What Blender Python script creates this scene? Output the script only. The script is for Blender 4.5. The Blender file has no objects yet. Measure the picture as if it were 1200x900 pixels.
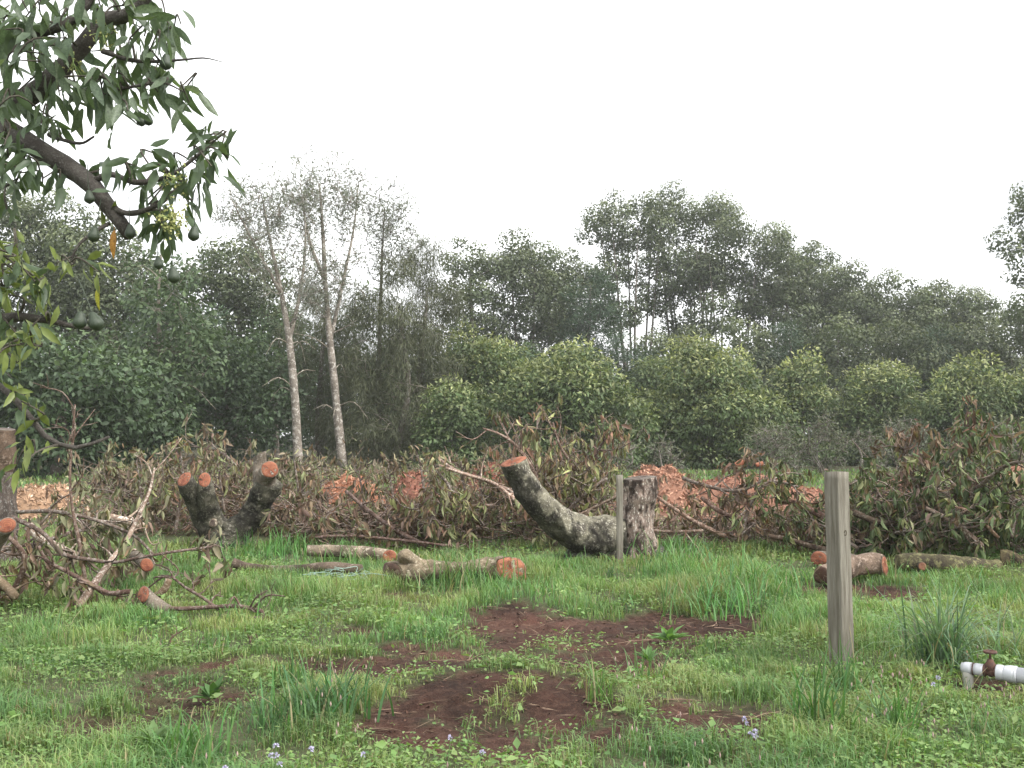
import bpy, math, random
import numpy as np
from mathutils import Vector, Matrix

sc = bpy.context.scene
COL = sc.collection
R = math.radians
rng = np.random.default_rng(7)
random.seed(7)

# ------------------------------------------------------------------ camera
FPX, CAMH, PITCH = 1150.0, 1.6, R(3.0)
cd = bpy.data.cameras.new('camera')
cd.sensor_width = 36.0
cd.lens = 36.0 * FPX / 1200.0
cd.clip_start, cd.clip_end = 0.05, 4000
cam = bpy.data.objects.new('camera', cd)
COL.objects.link(cam)
cam.location = (0, 0, CAMH)
cam.rotation_euler = (R(90) + PITCH, 0, 0)
sc.camera = cam

# ------------------------------------------------------------------ light
SUN_EL, SUN_AZ = R(44), R(122)            # azimuth clockwise from +Y
w = bpy.data.worlds.new('World')
sc.world = w
w.use_nodes = True
nt = w.node_tree
nt.nodes.clear()
out = nt.nodes.new('ShaderNodeOutputWorld')
bg = nt.nodes.new('ShaderNodeBackground')
sky = nt.nodes.new('ShaderNodeTexSky')
sky.sky_type = 'NISHITA'
sky.sun_disc = False
sky.sun_elevation, sky.sun_rotation = SUN_EL, SUN_AZ
sky.dust_density = 3.0
tc = nt.nodes.new('ShaderNodeTexCoord')
mp = nt.nodes.new('ShaderNodeMapping')
mp.inputs['Location'].default_value = (11.9, 6.3, 4.2)
mp.inputs['Scale'].default_value = (1.0, 1.0, 3.2)
nz = nt.nodes.new('ShaderNodeTexNoise')
nz.inputs['Scale'].default_value = 1.7
nz.inputs['Detail'].default_value = 5
cr = nt.nodes.new('ShaderNodeValToRGB')
cr.color_ramp.elements[0].position, cr.color_ramp.elements[0].color = 0.30, (4.7, 4.8, 4.95, 1)
cr.color_ramp.elements[1].position, cr.color_ramp.elements[1].color = 0.60, (10.8, 10.9, 10.9, 1)
mx = nt.nodes.new('ShaderNodeMix')
mx.data_type = 'RGBA'
mx.inputs[0].default_value = 0.9
L = nt.links.new
L(tc.outputs['Generated'], mp.inputs[0]); L(mp.outputs[0], nz.inputs['Vector'])
L(nz.outputs['Fac'], cr.inputs[0])
L(sky.outputs[0], mx.inputs[6]); L(cr.outputs[0], mx.inputs[7])
L(mx.outputs[2], bg.inputs[0]); bg.inputs[1].default_value = 0.072
L(bg.outputs[0], out.inputs[0])

sd = bpy.data.lights.new('sun', 'SUN')
sd.energy, sd.angle, sd.color = 1.5, R(22), (1.0, 0.97, 0.92)
sun = bpy.data.objects.new('sun', sd)
COL.objects.link(sun)
sdir = Vector((math.sin(SUN_AZ) * math.cos(SUN_EL), math.cos(SUN_AZ) * math.cos(SUN_EL), math.sin(SUN_EL)))
sun.rotation_euler = sdir.to_track_quat('Z', 'Y').to_euler()
sun.location = (20, -20, 40)

vs = sc.view_settings
vs.view_transform, vs.look, vs.gamma, vs.use_curve_mapping = 'Standard', 'None', 1.0, False
vs.exposure = 1.6
sc.cycles.max_bounces = 6
sc.cycles.diffuse_bounces = 3
sc.cycles.transmission_bounces = 4
sc.cycles.transparent_max_bounces = 4
sc.cycles.volume_bounces = 1
sc.cycles.caustics_reflective = sc.cycles.caustics_refractive = False

HAZE = .00064

# ------------------------------------------------------------------ helpers
def P(px, py, d):
    """point seen at photo pixel (1200x900) lying at distance d along +Y"""
    x = (px - 600) / FPX; u = (450 - py) / FPX
    dy = math.cos(PITCH) - u * math.sin(PITCH)
    dz = math.sin(PITCH) + u * math.cos(PITCH)
    k = d / dy
    return np.array([x * k, d, CAMH + dz * k])

def G(px, py):
    """point of flat ground under a photo pixel"""
    u = (450 - py) / FPX
    dy = math.cos(PITCH) - u * math.sin(PITCH)
    dz = math.sin(PITCH) + u * math.cos(PITCH)
    k = -CAMH / dz
    return np.array([(px - 600) / FPX * k, dy * k, 0.0])

def hsh(ix, iy, iz, seed):
    h = (ix.astype(np.int64) * 374761393 + iy.astype(np.int64) * 668265263 + iz.astype(np.int64) * 2147483647 + seed * 974634777) & 0xFFFFFFFF
    h = ((h ^ (h >> 13)) * 1274126177) & 0xFFFFFFFF
    h = (h ^ (h >> 16)) & 0xFFFF
    return h / 32767.5 - 1.0

def vn(x, y, z=None, seed=0):
    x = np.asarray(x, float); y = np.asarray(y, float)
    z = np.zeros_like(x) if z is None else np.asarray(z, float)
    ix, iy, iz = np.floor(x), np.floor(y), np.floor(z)
    fx, fy, fz = x - ix, y - iy, z - iz
    fx, fy, fz = [f * f * (3 - 2 * f) for f in (fx, fy, fz)]
    r = 0
    for a in (0, 1):
        for b in (0, 1):
            for c in (0, 1):
                r = r + hsh(ix + a, iy + b, iz + c, seed) * (fx if a else 1 - fx) * (fy if b else 1 - fy) * (fz if c else 1 - fz)
    return r

def fbm(x, y, z=None, seed=0, o=3):
    r, a, f = 0, 1.0, 1.0
    for i in range(o):
        r = r + a * vn(np.asarray(x) * f, np.asarray(y) * f, None if z is None else np.asarray(z) * f, seed + i)
        a *= .5; f *= 2.03
    return r

def unit(v):
    v = np.asarray(v, float)
    return v / np.maximum(np.linalg.norm(v, axis=-1, keepdims=True), 1e-9)

class MB:
    """collects geometry for ONE mesh object"""
    def __init__(s):
        s.v, s.q, s.t, s.c, s.n = [], [], [], [], 0
    def add(s, V, q=None, t=None, col=(.5, .5, .5)):
        V = np.asarray(V, float).reshape(-1, 3)
        if q is not None and len(q): s.q.append(np.asarray(q, int).reshape(-1, 4) + s.n)
        if t is not None and len(t): s.t.append(np.asarray(t, int).reshape(-1, 3) + s.n)
        c = np.asarray(col, float)
        s.c.append(np.broadcast_to(c, (len(V), 3)) if c.ndim == 1 else c)
        s.v.append(V); s.n += len(V)
    def mesh(s, name, mat, origin=(0, 0, 0), smooth=False):
        V = np.concatenate(s.v) - np.asarray(origin, float)
        C = np.concatenate(s.c)
        Q = np.concatenate(s.q) if s.q else np.zeros((0, 4), int)
        T = np.concatenate(s.t) if s.t else np.zeros((0, 3), int)
        me = bpy.data.meshes.new(name)
        me.vertices.add(len(V)); me.vertices.foreach_set('co', V.astype(np.float32).ravel())
        loops = np.concatenate([Q.ravel(), T.ravel()]).astype(np.int32)
        me.loops.add(len(loops)); me.loops.foreach_set('vertex_index', loops)
        me.polygons.add(len(Q) + len(T))
        st = np.concatenate([np.arange(len(Q)) * 4, len(Q) * 4 + np.arange(len(T)) * 3]).astype(np.int32)
        me.polygons.foreach_set('loop_start', st)
        if smooth: me.polygons.foreach_set('use_smooth', np.ones(len(st), bool))
        me.update(calc_edges=True)
        at = me.color_attributes.new('col', 'FLOAT_COLOR', 'POINT')
        at.data.foreach_set('color', np.c_[C, np.ones(len(C))].astype(np.float32).ravel())
        me.materials.append(mat)
        return me
    def build(s, name, mat, parent=None, origin=(0, 0, 0), smooth=False, kind=None):
        return link(name, s.mesh(name, mat, origin, smooth), parent, origin if parent is None else None, kind)

def link(name, me, parent=None, loc=None, kind=None):
    o = bpy.data.objects.new(name, me)
    COL.objects.link(o)
    if parent is not None: o.parent = parent
    if loc is not None: o.location = loc
    if kind: o['kind'] = kind
    return o

def tag(o, label, cat, group=None):
    o['label'] = label; o['category'] = cat
    if group: o['group'] = group
    return o

def thing(name, label, cat, loc, group=None):
    o = bpy.data.objects.new(name, None)
    COL.objects.link(o)
    o.location = loc; o.empty_display_size = .1
    return tag(o, label, cat, group)

def dup(root, loc, rotz=0, scale=1.0, label=None, group=None):
    r = root.copy(); COL.objects.link(r)
    r.location = loc; r.rotation_euler = (0, 0, rotz); r.scale = (scale,) * 3
    if label: r['label'] = label
    if group: r['group'] = group
    for ch in root.children:
        c = ch.copy(); COL.objects.link(c); c.parent = r
        for g in ch.children:
            d = g.copy(); COL.objects.link(d); d.parent = c
    return r

def spline(pts, rad, n):
    pts = np.asarray(pts, float); rad = np.asarray(rad, float)
    if len(pts) == 2:
        t = np.linspace(0, 1, n)[:, None]
        return pts[0] * (1 - t) + pts[1] * t, np.interp(t[:, 0], [0, 1], rad)
    seg = np.linalg.norm(np.diff(pts, axis=0), axis=1) + 1e-6
    s = np.r_[0, np.cumsum(seg)]
    u = np.linspace(0, s[-1], n)
    m = np.gradient(pts, s, axis=0)
    i = np.clip(np.searchsorted(s, u, 'right') - 1, 0, len(s) - 2)
    h = seg[i][:, None]; t = ((u - s[i]) / seg[i])[:, None]
    p = (2*t**3 - 3*t**2 + 1) * pts[i] + (t**3 - 2*t**2 + t) * h * m[i] + (-2*t**3 + 3*t**2) * pts[i+1] + (t**3 - t**2) * h * m[i+1]
    return p, np.interp(u, s, rad)

def frames(pts):
    T = unit(np.gradient(pts, axis=0))
    a = np.array([0, 0, 1.0]) if abs(T[0][2]) < .9 else np.array([1.0, 0, 0])
    N = np.zeros_like(pts)
    n = unit(np.cross(T[0], a))
    for i in range(len(pts)):
        n = unit(n - T[i] * np.dot(n, T[i]))
        N[i] = n
    return T, N, np.cross(T, N)

def tube(mb, pts, rad, sides=6, col=(.5, .5, .5), amp=0, freq=6, seed=0, caps=True, shape=None, colfn=None, cut0=None, cut1=None):
    pts = np.asarray(pts, float); n = len(pts)
    rad = np.broadcast_to(np.asarray(rad, float), (n,))
    T, N, B = frames(pts)
    a = np.arange(sides) * 2 * math.pi / sides
    d = N[:, None] * np.cos(a)[None, :, None] + B[:, None] * np.sin(a)[None, :, None]
    r = rad[:, None] * np.ones(sides)
    if shape is not None: r = r * shape
    V = pts[:, None] + d * r[..., None]
    if amp:
        q = V * freq
        k = 1 + amp * fbm(q[..., 0], q[..., 1], q[..., 2], seed, 3)
        V = pts[:, None] + d * (r * k)[..., None]
    ends = [pts[0], pts[-1]]; mb.ring = [None, None]
    for e, cn in ((0, cut0), (1, cut1)):
        if cn is None: continue
        t_ = -T[0] if e == 0 else T[-1]
        nn = unit(np.asarray(cn, float)); den = float(np.dot(nn, t_))
        while den < .42:
            nn = unit(nn + t_ * .12); den = float(np.dot(nn, t_))
        c_ = pts[0] if e == 0 else pts[-1]
        dist = (V - c_) @ nn
        w = dist > 0
        kk = max(2, int(n * .4))
        if e == 0: w[kk:] = False; w[0] = True
        else: w[:-kk] = False; w[-1] = True
        V = V - np.where(w, dist, 0)[..., None] * t_ / den
        rg = V[0] if e == 0 else V[-1]
        mb.ring[e] = (rg.copy(), nn); ends[e] = rg.mean(0)
    i = np.arange(n - 1)[:, None] * sides; j = np.arange(sides)[None]; j2 = (j + 1) % sides
    q = np.stack([i + j, i + j2, i + sides + j2, i + sides + j], -1).reshape(-1, 4)
    V = V.reshape(-1, 3)
    if colfn is not None:
        col = colfn(V, d.reshape(-1, 3))
        if caps: col = np.concatenate([col, col[:1], col[-1:]])
    tr = []
    if caps:
        V = np.concatenate([V, [ends[0]], [ends[1]]])
        for k in range(sides):
            tr.append((n * sides, (k + 1) % sides, k))
            b = (n - 1) * sides
            tr.append((n * sides + 1, b + k, b + (k + 1) % sides))
    mb.add(V, q, tr, col)

def leaves(mb, base, dr, nrm, Ln, Wd, col, fold=.25, curl=0.0, hi=False):
    """leaf blades: 2 tris (4 verts) or 6 tris (hi)"""
    base = np.asarray(base, float); N = len(base)
    if N == 0: return
    dr = unit(dr); side = unit(np.cross(dr, nrm)); up = np.cross(side, dr)
    Ln = np.broadcast_to(Ln, (N,))[:, None]; Wd = np.broadcast_to(Wd, (N,))[:, None]
    col = np.broadcast_to(np.asarray(col, float), (N, 3))
    if not hi:
        m = base + dr * Ln * .45
        V = np.stack([base, m + side * Wd * .5 + up * Wd * fold, base + dr * Ln - up * Ln * curl, m - side * Wd * .5 + up * Wd * fold], 1)
        k = np.arange(N)[:, None] * 4
        T = np.concatenate([k + [0, 1, 2], k + [0, 2, 3]])
        mb.add(V, None, T, np.repeat(col, 4, 0))
    else:
        m1 = base + dr * Ln * .3; m2 = base + dr * Ln * .66 - up * Ln * curl * .4
        tip = base + dr * Ln - up * Ln * curl
        f = up * Wd * fold
        V = np.stack([base, m1 + side * Wd * .46 + f, m1, m1 - side * Wd * .46 + f,
                      m2 + side * Wd * .42 + f, m2, m2 - side * Wd * .42 + f, tip], 1)
        k = np.arange(N)[:, None] * 8
        T = np.concatenate([k + [0, 1, 2], k + [0, 2, 3], k + [4, 7, 5], k + [5, 7, 6]])
        Q = np.concatenate([k + [1, 4, 5, 2], k + [2, 5, 6, 3]])
        mb.add(V, Q, T, np.repeat(col, 8, 0))

def blades(mb, base, ang, Ln, Wd, lean, col, tipcol=None, bend=.5):
    """grass blades, 5 verts each, 3 tris"""
    N = len(base)
    h = np.stack([np.cos(ang), np.sin(ang), np.zeros(N)], 1)
    s = np.stack([-np.sin(ang), np.cos(ang), np.zeros(N)], 1)
    z = np.array([0, 0, 1.0])
    Ln = Ln[:, None]; Wd = Wd[:, None]; lean = lean[:, None]
    mid = base + z * Ln * .55 * np.cos(lean * .6) + h * Ln * .55 * np.sin(lean * .6)
    a2 = lean * 1.0 + bend
    tip = mid + (z * np.cos(a2) + h * np.sin(a2)) * Ln * .45
    V = np.stack([base - s * Wd * .5, base + s * Wd * .5, mid + s * Wd * .42, mid - s * Wd * .42, tip], 1)
    k = np.arange(N)[:, None] * 5
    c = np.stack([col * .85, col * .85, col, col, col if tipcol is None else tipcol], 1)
    mb.add(V, k + [0, 1, 2, 3], k + [3, 2, 4], c.reshape(-1, 3))

def arcs(mb, base, ang, Ln, Wd, e0, droop, col, seg=5):
    """long arching grass leaves"""
    N = len(base)
    h = np.stack([np.cos(ang), np.sin(ang), np.zeros(N)], 1)
    s = np.stack([-np.sin(ang), np.cos(ang), np.zeros(N)], 1)
    z = np.array([0, 0, 1.0])
    p = base.copy(); rows = []
    for i in range(seg + 1):
        t = i / seg
        wv = Wd * (1 - t) ** .6 * (.7 + .3 * min(1, t * 4))
        rows.append(np.stack([p - s * wv[:, None] * .5, p + s * wv[:, None] * .5], 1))
        e = e0 - droop * (t ** 1.3)
        p = p + (h * np.cos(e)[:, None] + z * np.sin(e)[:, None]) * (Ln / seg)[:, None]
    V = np.stack(rows, 1).reshape(N, -1, 3)
    nv = 2 * (seg + 1)
    k = np.arange(N)[:, None] * nv
    Q = np.concatenate([k + [2*i, 2*i+1, 2*i+3, 2*i+2] for i in range(seg)])
    mb.add(V, Q, None, np.repeat(col, nv, 0))

# ------------------------------------------------------------------ materials
def node_mat(name):
    m = bpy.data.materials.new(name); m.use_nodes = True
    nt = m.node_tree; nt.nodes.clear()
    o = nt.nodes.new('ShaderNodeOutputMaterial')
    return m, nt, o

def N_(nt, typ, **kw):
    n = nt.nodes.new(typ)
    for k, v in kw.items():
        if k in n.inputs: n.inputs[k].default_value = v
        else: setattr(n, k, v)
    return n

def mixc(nt, fac, a, b, blend='MIX'):
    m = nt.nodes.new('ShaderNodeMix'); m.data_type = 'RGBA'; m.blend_type = blend
    for i, x in ((0, fac), (6, a), (7, b)):
        if hasattr(x, 'is_linked'): nt.links.new(x, m.inputs[i])
        elif i == 0: m.inputs[0].default_value = x
        else: m.inputs[i].default_value = (*x, 1)
    return m.outputs[2]

def ramp(nt, x, p0, p1, c0=(0, 0, 0), c1=(1, 1, 1)):
    r = nt.nodes.new('ShaderNodeValToRGB')
    e = r.color_ramp.elements
    e[0].position, e[0].color = p0, (*c0, 1)
    e[1].position, e[1].color = p1, (*c1, 1)
    nt.links.new(x, r.inputs[0])
    return r.outputs[0]

def noise(nt, scale, detail=4, vec=None, rough=.55):
    n = N_(nt, 'ShaderNodeTexNoise', Scale=scale, Detail=detail, Roughness=rough)
    if vec is None: vec = N_(nt, 'ShaderNodeTexCoord').outputs['Object']
    nt.links.new(vec, n.inputs['Vector'])
    return n.outputs['Fac']

def bump(nt, h, strength, dist):
    b = N_(nt, 'ShaderNodeBump', Strength=strength, Distance=dist)
    nt.links.new(h, b.inputs['Height'])
    return b.outputs[0]

def leaf_mat(name, gloss=.5, trans=.3, var=.35, scale=3.0):
    m, nt, o = node_mat(name)
    a = N_(nt, 'ShaderNodeAttribute', attribute_name='col')
    n = noise(nt, scale, 2)
    v = ramp(nt, n, .3, .7, (1 - var,) * 3, (1 + var,) * 3)
    c = mixc(nt, 1.0, a.outputs[0], v, 'MULTIPLY')
    p = N_(nt, 'ShaderNodeBsdfPrincipled', Roughness=gloss)
    p.inputs['Specular IOR Level'].default_value = .35
    nt.links.new(c, p.inputs['Base Color'])
    t = N_(nt, 'ShaderNodeBsdfTranslucent')
    tcol = mixc(nt, 1.0, c, (1.15, 1.25, .6), 'MULTIPLY')
    nt.links.new(tcol, t.inputs[0])
    s = N_(nt, 'ShaderNodeMixShader', Fac=trans)
    nt.links.new(p.outputs[0], s.inputs[1]); nt.links.new(t.outputs[0], s.inputs[2])
    nt.links.new(s.outputs[0], o.inputs[0])
    return m

def bark_mat(name, base, dark, lichen, amount=.5, scale=9, bumpd=.02, streak=1.0):
    """base bark, darker blotches, pale lichen; colour also multiplied by the mesh colour"""
    m, nt, o = node_mat(name)
    a = N_(nt, 'ShaderNodeAttribute', attribute_name='col')
    tcn = N_(nt, 'ShaderNodeTexCoord')
    mpn = N_(nt, 'ShaderNodeMapping'); mpn.inputs['Scale'].default_value = (1, 1, streak)
    nt.links.new(tcn.outputs['Object'], mpn.inputs[0]); vec = mpn.outputs[0]
    n1 = noise(nt, scale * .5, 5, vec); n2 = noise(nt, scale * 2.2, 6, vec, .7); n3 = noise(nt, scale * 7, 3, vec)
    c = mixc(nt, ramp(nt, n1, .38, .62), base, dark)
    c = mixc(nt, ramp(nt, n2, .62 - amount * .25, .68 - amount * .2), c, lichen)
    c = mixc(nt, .6, c, ramp(nt, n3, .25, .75, (.35,) * 3, (1.5,) * 3), 'MULTIPLY')
    c = mixc(nt, 1.0, c, a.outputs[0], 'MULTIPLY')
    p = N_(nt, 'ShaderNodeBsdfPrincipled', Roughness=.9)
    p.inputs['Specular IOR Level'].default_value = .2
    nt.links.new(c, p.inputs['Base Color'])
    hh = mixc(nt, .5, n2, n3)
    nt.links.new(bump(nt, hh, .9, bumpd), p.inputs['Normal'])
    nt.links.new(p.outputs[0], o.inputs[0])
    return m

def cut_mat(name, c0, c1):
    """fresh sawn wood with rings about the local origin"""
    m, nt, o = node_mat(name)
    tcn = N_(nt, 'ShaderNodeTexCoord')
    ln = N_(nt, 'ShaderNodeVectorMath', operation='LENGTH')
    nt.links.new(tcn.outputs['Object'], ln.inputs[0])
    nn = noise(nt, 9, 3)
    ad = N_(nt, 'ShaderNodeMath', operation='MULTIPLY_ADD'); ad.inputs[1].default_value = .05
    nt.links.new(nn, ad.inputs[0]); nt.links.new(ln.outputs['Value'], ad.inputs[2])
    mu = N_(nt, 'ShaderNodeMath', operation='MULTIPLY'); mu.inputs[1].default_value = 330
    nt.links.new(ad.outputs[0], mu.inputs[0])
    sn = N_(nt, 'ShaderNodeMath', operation='SINE'); nt.links.new(mu.outputs[0], sn.inputs[0])
    r1 = ramp(nt, sn.outputs[0], 0.0, 1.0, (.8,) * 3, (1.08,) * 3)
    c = mixc(nt, ramp(nt, noise(nt, 14, 4), .35, .65), c0, c1)
    c = mixc(nt, ramp(nt, ln.outputs['Value'], .0, .12), mixc(nt, 1.0, c, (.75, .6, .55), 'MULTIPLY'), c)
    c = mixc(nt, 1.0, c, r1, 'MULTIPLY')
    st = N_(nt, 'ShaderNodeMapping'); st.inputs['Scale'].default_value = (6, 90, 6)
    nt.links.new(tcn.outputs['Object'], st.inputs[0])
    c = mixc(nt, .7, c, ramp(nt, noise(nt, 1.0, 3, st.outputs[0]), .3, .7, (.72,) * 3, (1.2,) * 3), 'MULTIPLY')
    c = mixc(nt, ramp(nt, noise(nt, 7, 5), .52, .66), c, mixc(nt, 1.0, c, (.62, .5, .48), 'MULTIPLY'))
    c = mixc(nt, ramp(nt, noise(nt, 10, 4), .66, .76), c, (.42, .27, .17))
    p = N_(nt, 'ShaderNodeBsdfPrincipled', Roughness=.85)
    nt.links.new(c, p.inputs['Base Color'])
    nt.links.new(bump(nt, noise(nt, 120, 3), .5, .004), p.inputs['Normal'])
    nt.links.new(p.outputs[0], o.inputs[0])
    return m

def plain_mat(name, c0, c1, scale=6, rough=.7, bs=.3, bd=.01, spec=.4, attr=False, stretch=None):
    m, nt, o = node_mat(name)
    vec = N_(nt, 'ShaderNodeTexCoord').outputs['Object']
    if stretch:
        mpn = N_(nt, 'ShaderNodeMapping'); mpn.inputs['Scale'].default_value = stretch
        nt.links.new(vec, mpn.inputs[0]); vec = mpn.outputs[0]
    n = noise(nt, scale, 5, vec, .65)
    c = mixc(nt, ramp(nt, n, .35, .65), c0, c1)
    if attr:
        a = N_(nt, 'ShaderNodeAttribute', attribute_name='col')
        c = mixc(nt, 1.0, c, a.outputs[0], 'MULTIPLY')
    p = N_(nt, 'ShaderNodeBsdfPrincipled', Roughness=rough)
    p.inputs['Specular IOR Level'].default_value = spec
    nt.links.new(c, p.inputs['Base Color'])
    nt.links.new(bump(nt, noise(nt, scale * 4, 4, vec), bs, bd), p.inputs['Normal'])
    nt.links.new(p.outputs[0], o.inputs[0])
    return m

M = {}
M['grass'] = leaf_mat('grass_blade', .55, .35, .25, .8)
M['foliage'] = leaf_mat('tree_foliage', .55, .25, .3, .9)
M['avoleaf'] = leaf_mat('avocado_leaf', .42, .38, .3, 14)
M['dryleaf'] = leaf_mat('wilted_leaf', .7, .2, .35, 6)
M['trunk'] = bark_mat('tree_bark', (.19, .165, .14), (.10, .085, .07), (.32, .30, .27), .4, 3, .03)
M['limb'] = bark_mat('avocado_bark', (.10, .09, .08), (.06, .052, .046), (.13, .125, .11), .3, 16, .012)
M['branch'] = bark_mat('cut_branch_bark', (.18, .135, .108), (.10, .07, .056), (.30, .27, .24), .45, 14, .008)
M['stump'] = bark_mat('mossy_stump_bark', (.088, .084, .066), (.034, .031, .027), (.16, .155, .135), .35, 14, .05)
M['stumpw'] = bark_mat('lichened_stump_bark', (.115, .09, .077), (.055, .044, .038), (.24, .23, .21), .3, 26, .04, .45)
M['log'] = bark_mat('log_bark', (.20, .165, .13), (.085, .07, .055), (.30, .27, .23), .3, 8, .015)
M['moss'] = bark_mat('mossy_log_bark', (.105, .095, .05), (.05, .04, .03), (.17, .16, .08), .5, 7, .015)
M['cut'] = cut_mat('fresh_cut_wood', (.37, .155, .085), (.28, .098, .055))
M['cutgrey'] = cut_mat('greyed_cut_wood', (.17, .145, .12), (.11, .095, .08))
M['cutdark'] = cut_mat('dark_cut_wood', (.13, .075, .05), (.10, .055, .04))
M['cutpale'] = cut_mat('dull_cut_wood', (.30, .165, .10), (.25, .125, .075))
M['post'] = plain_mat('weathered_post', (.27, .25, .21), (.13, .115, .09), 4, .9, .9, .012, .2, True, (9, 9, .6))
M['pvc'] = plain_mat('white_plastic_pipe', (.56, .565, .60), (.49, .495, .53), 7, .45, .15, .003, .4, True)
M['rust'] = plain_mat('rusty_iron', (.13, .065, .045), (.075, .045, .04), 40, .8, .6, .004, .3)
M['rock'] = plain_mat('brown_rock', (.24, .16, .085), (.14, .10, .06), 12, .9, .8, .01, .2)
M['chip'] = plain_mat('wood_chips', (1, 1, 1), (.8, .75, .7), 30, .85, .4, .01, .2, True)
M['fruit'] = plain_mat('avocado_skin', (.045, .065, .035), (.03, .042, .026), 60, .45, .5, .002, .5)
M['flower'] = plain_mat('flower', (1, 1, 1), (.85, .85, .85), 50, .7, .2, .002, .2, True)
M['soilbit'] = plain_mat('soil_crumb', (1, 1, 1), (.7, .66, .64), 60, .95, .6, .004, .1, True)
M['twine'] = plain_mat('pale_green_twine', (.22, .36, .29), (.33, .40, .36), 30, .6, .2, .002, .3)

# ------------------------------------------------------------------ terrain
SOIL = [  # px, py, rx, ry, strength   (bare earth, photo pixels on the ground)
    (620, 728, 80, 22, 1.0), (700, 738, 120, 20, .9), (800, 728, 90, 17, 1.0), (880, 718, 40, 9, 1.0),
    (560, 765, 120, 20, .9), (680, 765, 110, 22, .9), (460, 775, 100, 13, .8),
    (560, 820, 95, 28, 1.0), (650, 822, 80, 26, 1.0), (500, 842, 70, 26, .8), (700, 850, 50, 22, .6),
    (215, 815, 80, 32, .8), (330, 780, 100, 12, .65), (860, 845, 80, 24, .85), (790, 828, 50, 14, .8),
    (1010, 690, 80, 10, .8), (470, 700, 26, 5, .7), (420, 741, 24, 5, .7), (1085, 752, 60, 5, .4), (1160, 812, 50, 16, .9), (640, 870, 120, 14, .5), (120, 845, 60, 20, .5)]
SO = []
for (a, b, rx, ry, s) in SOIL:
    c = G(a, b); d = c[1]
    SO.append((c[0], c[1], rx * d / FPX, abs(G(a, b - ry)[1] - G(a, b + ry)[1]) / 2, s))

def soil(x, y):
    m = np.zeros_like(x)
    for (cx, cy, rx, ry, s) in SO:
        q = ((x - cx) / rx) ** 2 + ((y - cy) / ry) ** 2
        m = np.maximum(m, s * np.clip(1.45 - q, 0, 1))
    n = fbm(x * 2.2, y * 2.2, None, 11, 5) + .6 * fbm(x * 8, y * 8, None, 13, 3)
    return np.clip((m - .13 + n * .50) * 1.7 * (m > 0), 0, 1)

def chipmask(x, y):
    n = fbm(x * .9, y * .9, None, 23, 3)
    m = np.clip(1.3 - ((x - 6.0) / 6.5) ** 2 - ((y - 21.5) / 4.0) ** 2, 0, 1)
    m2 = np.clip(1.3 - ((x + 3.2) / 3.2) ** 2 - ((y - 22) / 2.2) ** 2, 0, 1)
    return np.clip((np.maximum(m, m2) - .35 + n * .35) * 3, 0, 1)

cm = G(590, 815)
def hgt(x, y):
    x = np.asarray(x, float); y = np.asarray(y, float)
    near = np.clip((40 - y) / 20, .3, 1)
    h = .05 * fbm(x * .6, y * .6, None, 3, 3) * near
    h = h + .07 * np.exp(-((x - cm[0]) / .55) ** 2 - ((y - cm[1] - .1) / .35) ** 2)
    c2 = G(850, 712)
    h = h - .07 * np.exp(-((x - c2[0]) / .9) ** 2 - ((y - c2[1]) / .35) ** 2)
    s = soil(x, y)
    return h + s * (.03 * fbm(x * 6, y * 6, None, 5, 3) - .02)

def H1(x, y): return float(hgt(np.array([x]), np.array([y]))[0])

def axis(lo, hi, step, ext_lo, ext_hi, g=1.25):
    a = list(np.arange(lo, hi, step))
    s = step; v = lo
    left = []
    while v > ext_lo:
        s *= g; v -= s; left.append(v)
    s = step; v = a[-1]; right = []
    while v < ext_hi:
        s *= g; v += s; right.append(v)
    return np.array(left[::-1] + a + right)

xs = axis(-5.5, 6.0, .07, -900, 900)
ys = axis(4.0, 14.0, .06, -300, 1500)
X, Y = np.meshgrid(xs, ys)
Z = hgt(X.ravel(), Y.ravel())
S = soil(X.ravel(), Y.ravel()); CH = chipmask(X.ravel(), Y.ravel())
FO = np.clip((Y.ravel() - 32) / 10, 0, 1)
g = MB()
nx, ny = len(xs), len(ys)
i = (np.arange(ny - 1)[:, None] * nx + np.arange(nx - 1)[None]).ravel()
g.add(np.c_[X.ravel(), Y.ravel(), Z], np.stack([i, i + 1, i + nx + 1, i + nx], 1), None, np.c_[S, CH, FO])
m, nt, o = node_mat('ground')
at = N_(nt, 'ShaderNodeAttribute', attribute_name='col')
sp = N_(nt, 'ShaderNodeSeparateColor'); nt.links.new(at.outputs[0], sp.inputs[0])
n1 = noise(nt, 2.5, 5); n2 = noise(nt, 18, 6, None, .7); n3 = noise(nt, 90, 4)
thatch = mixc(nt, ramp(nt, n2, .35, .7), (.06, .078, .036), (.125, .12, .068))
soilc = mixc(nt, ramp(nt, n1, .35, .65), (.038, .025, .020), (.082, .043, .032))
soilc = mixc(nt, ramp(nt, n2, .45, .72), soilc, (.125, .078, .058))
nb = noise(nt, .9, 3)
soilc = mixc(nt, 1.0, soilc, ramp(nt, nb, .38, .62, (.62, .58, .56), (1.12, 1.02, 1.0)), 'MULTIPLY')
soilc = mixc(nt, .7, soilc, ramp(nt, n3, .3, .7, (.5,) * 3, (1.4,) * 3), 'MULTIPLY')
chipc = mixc(nt, ramp(nt, n2, .3, .7), (.22, .105, .07), (.12, .06, .042))
c = mixc(nt, sp.outputs[0], thatch, soilc)
c = mixc(nt, sp.outputs[2], c, mixc(nt, ramp(nt, n1, .4, .6), (.04, .05, .022), (.06, .045, .03)))
c = mixc(nt, sp.outputs[1], c, chipc)
p = N_(nt, 'ShaderNodeBsdfPrincipled', Roughness=.95)
p.inputs['Specular IOR Level'].default_value = .15
nt.links.new(c, p.inputs['Base Color'])
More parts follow.
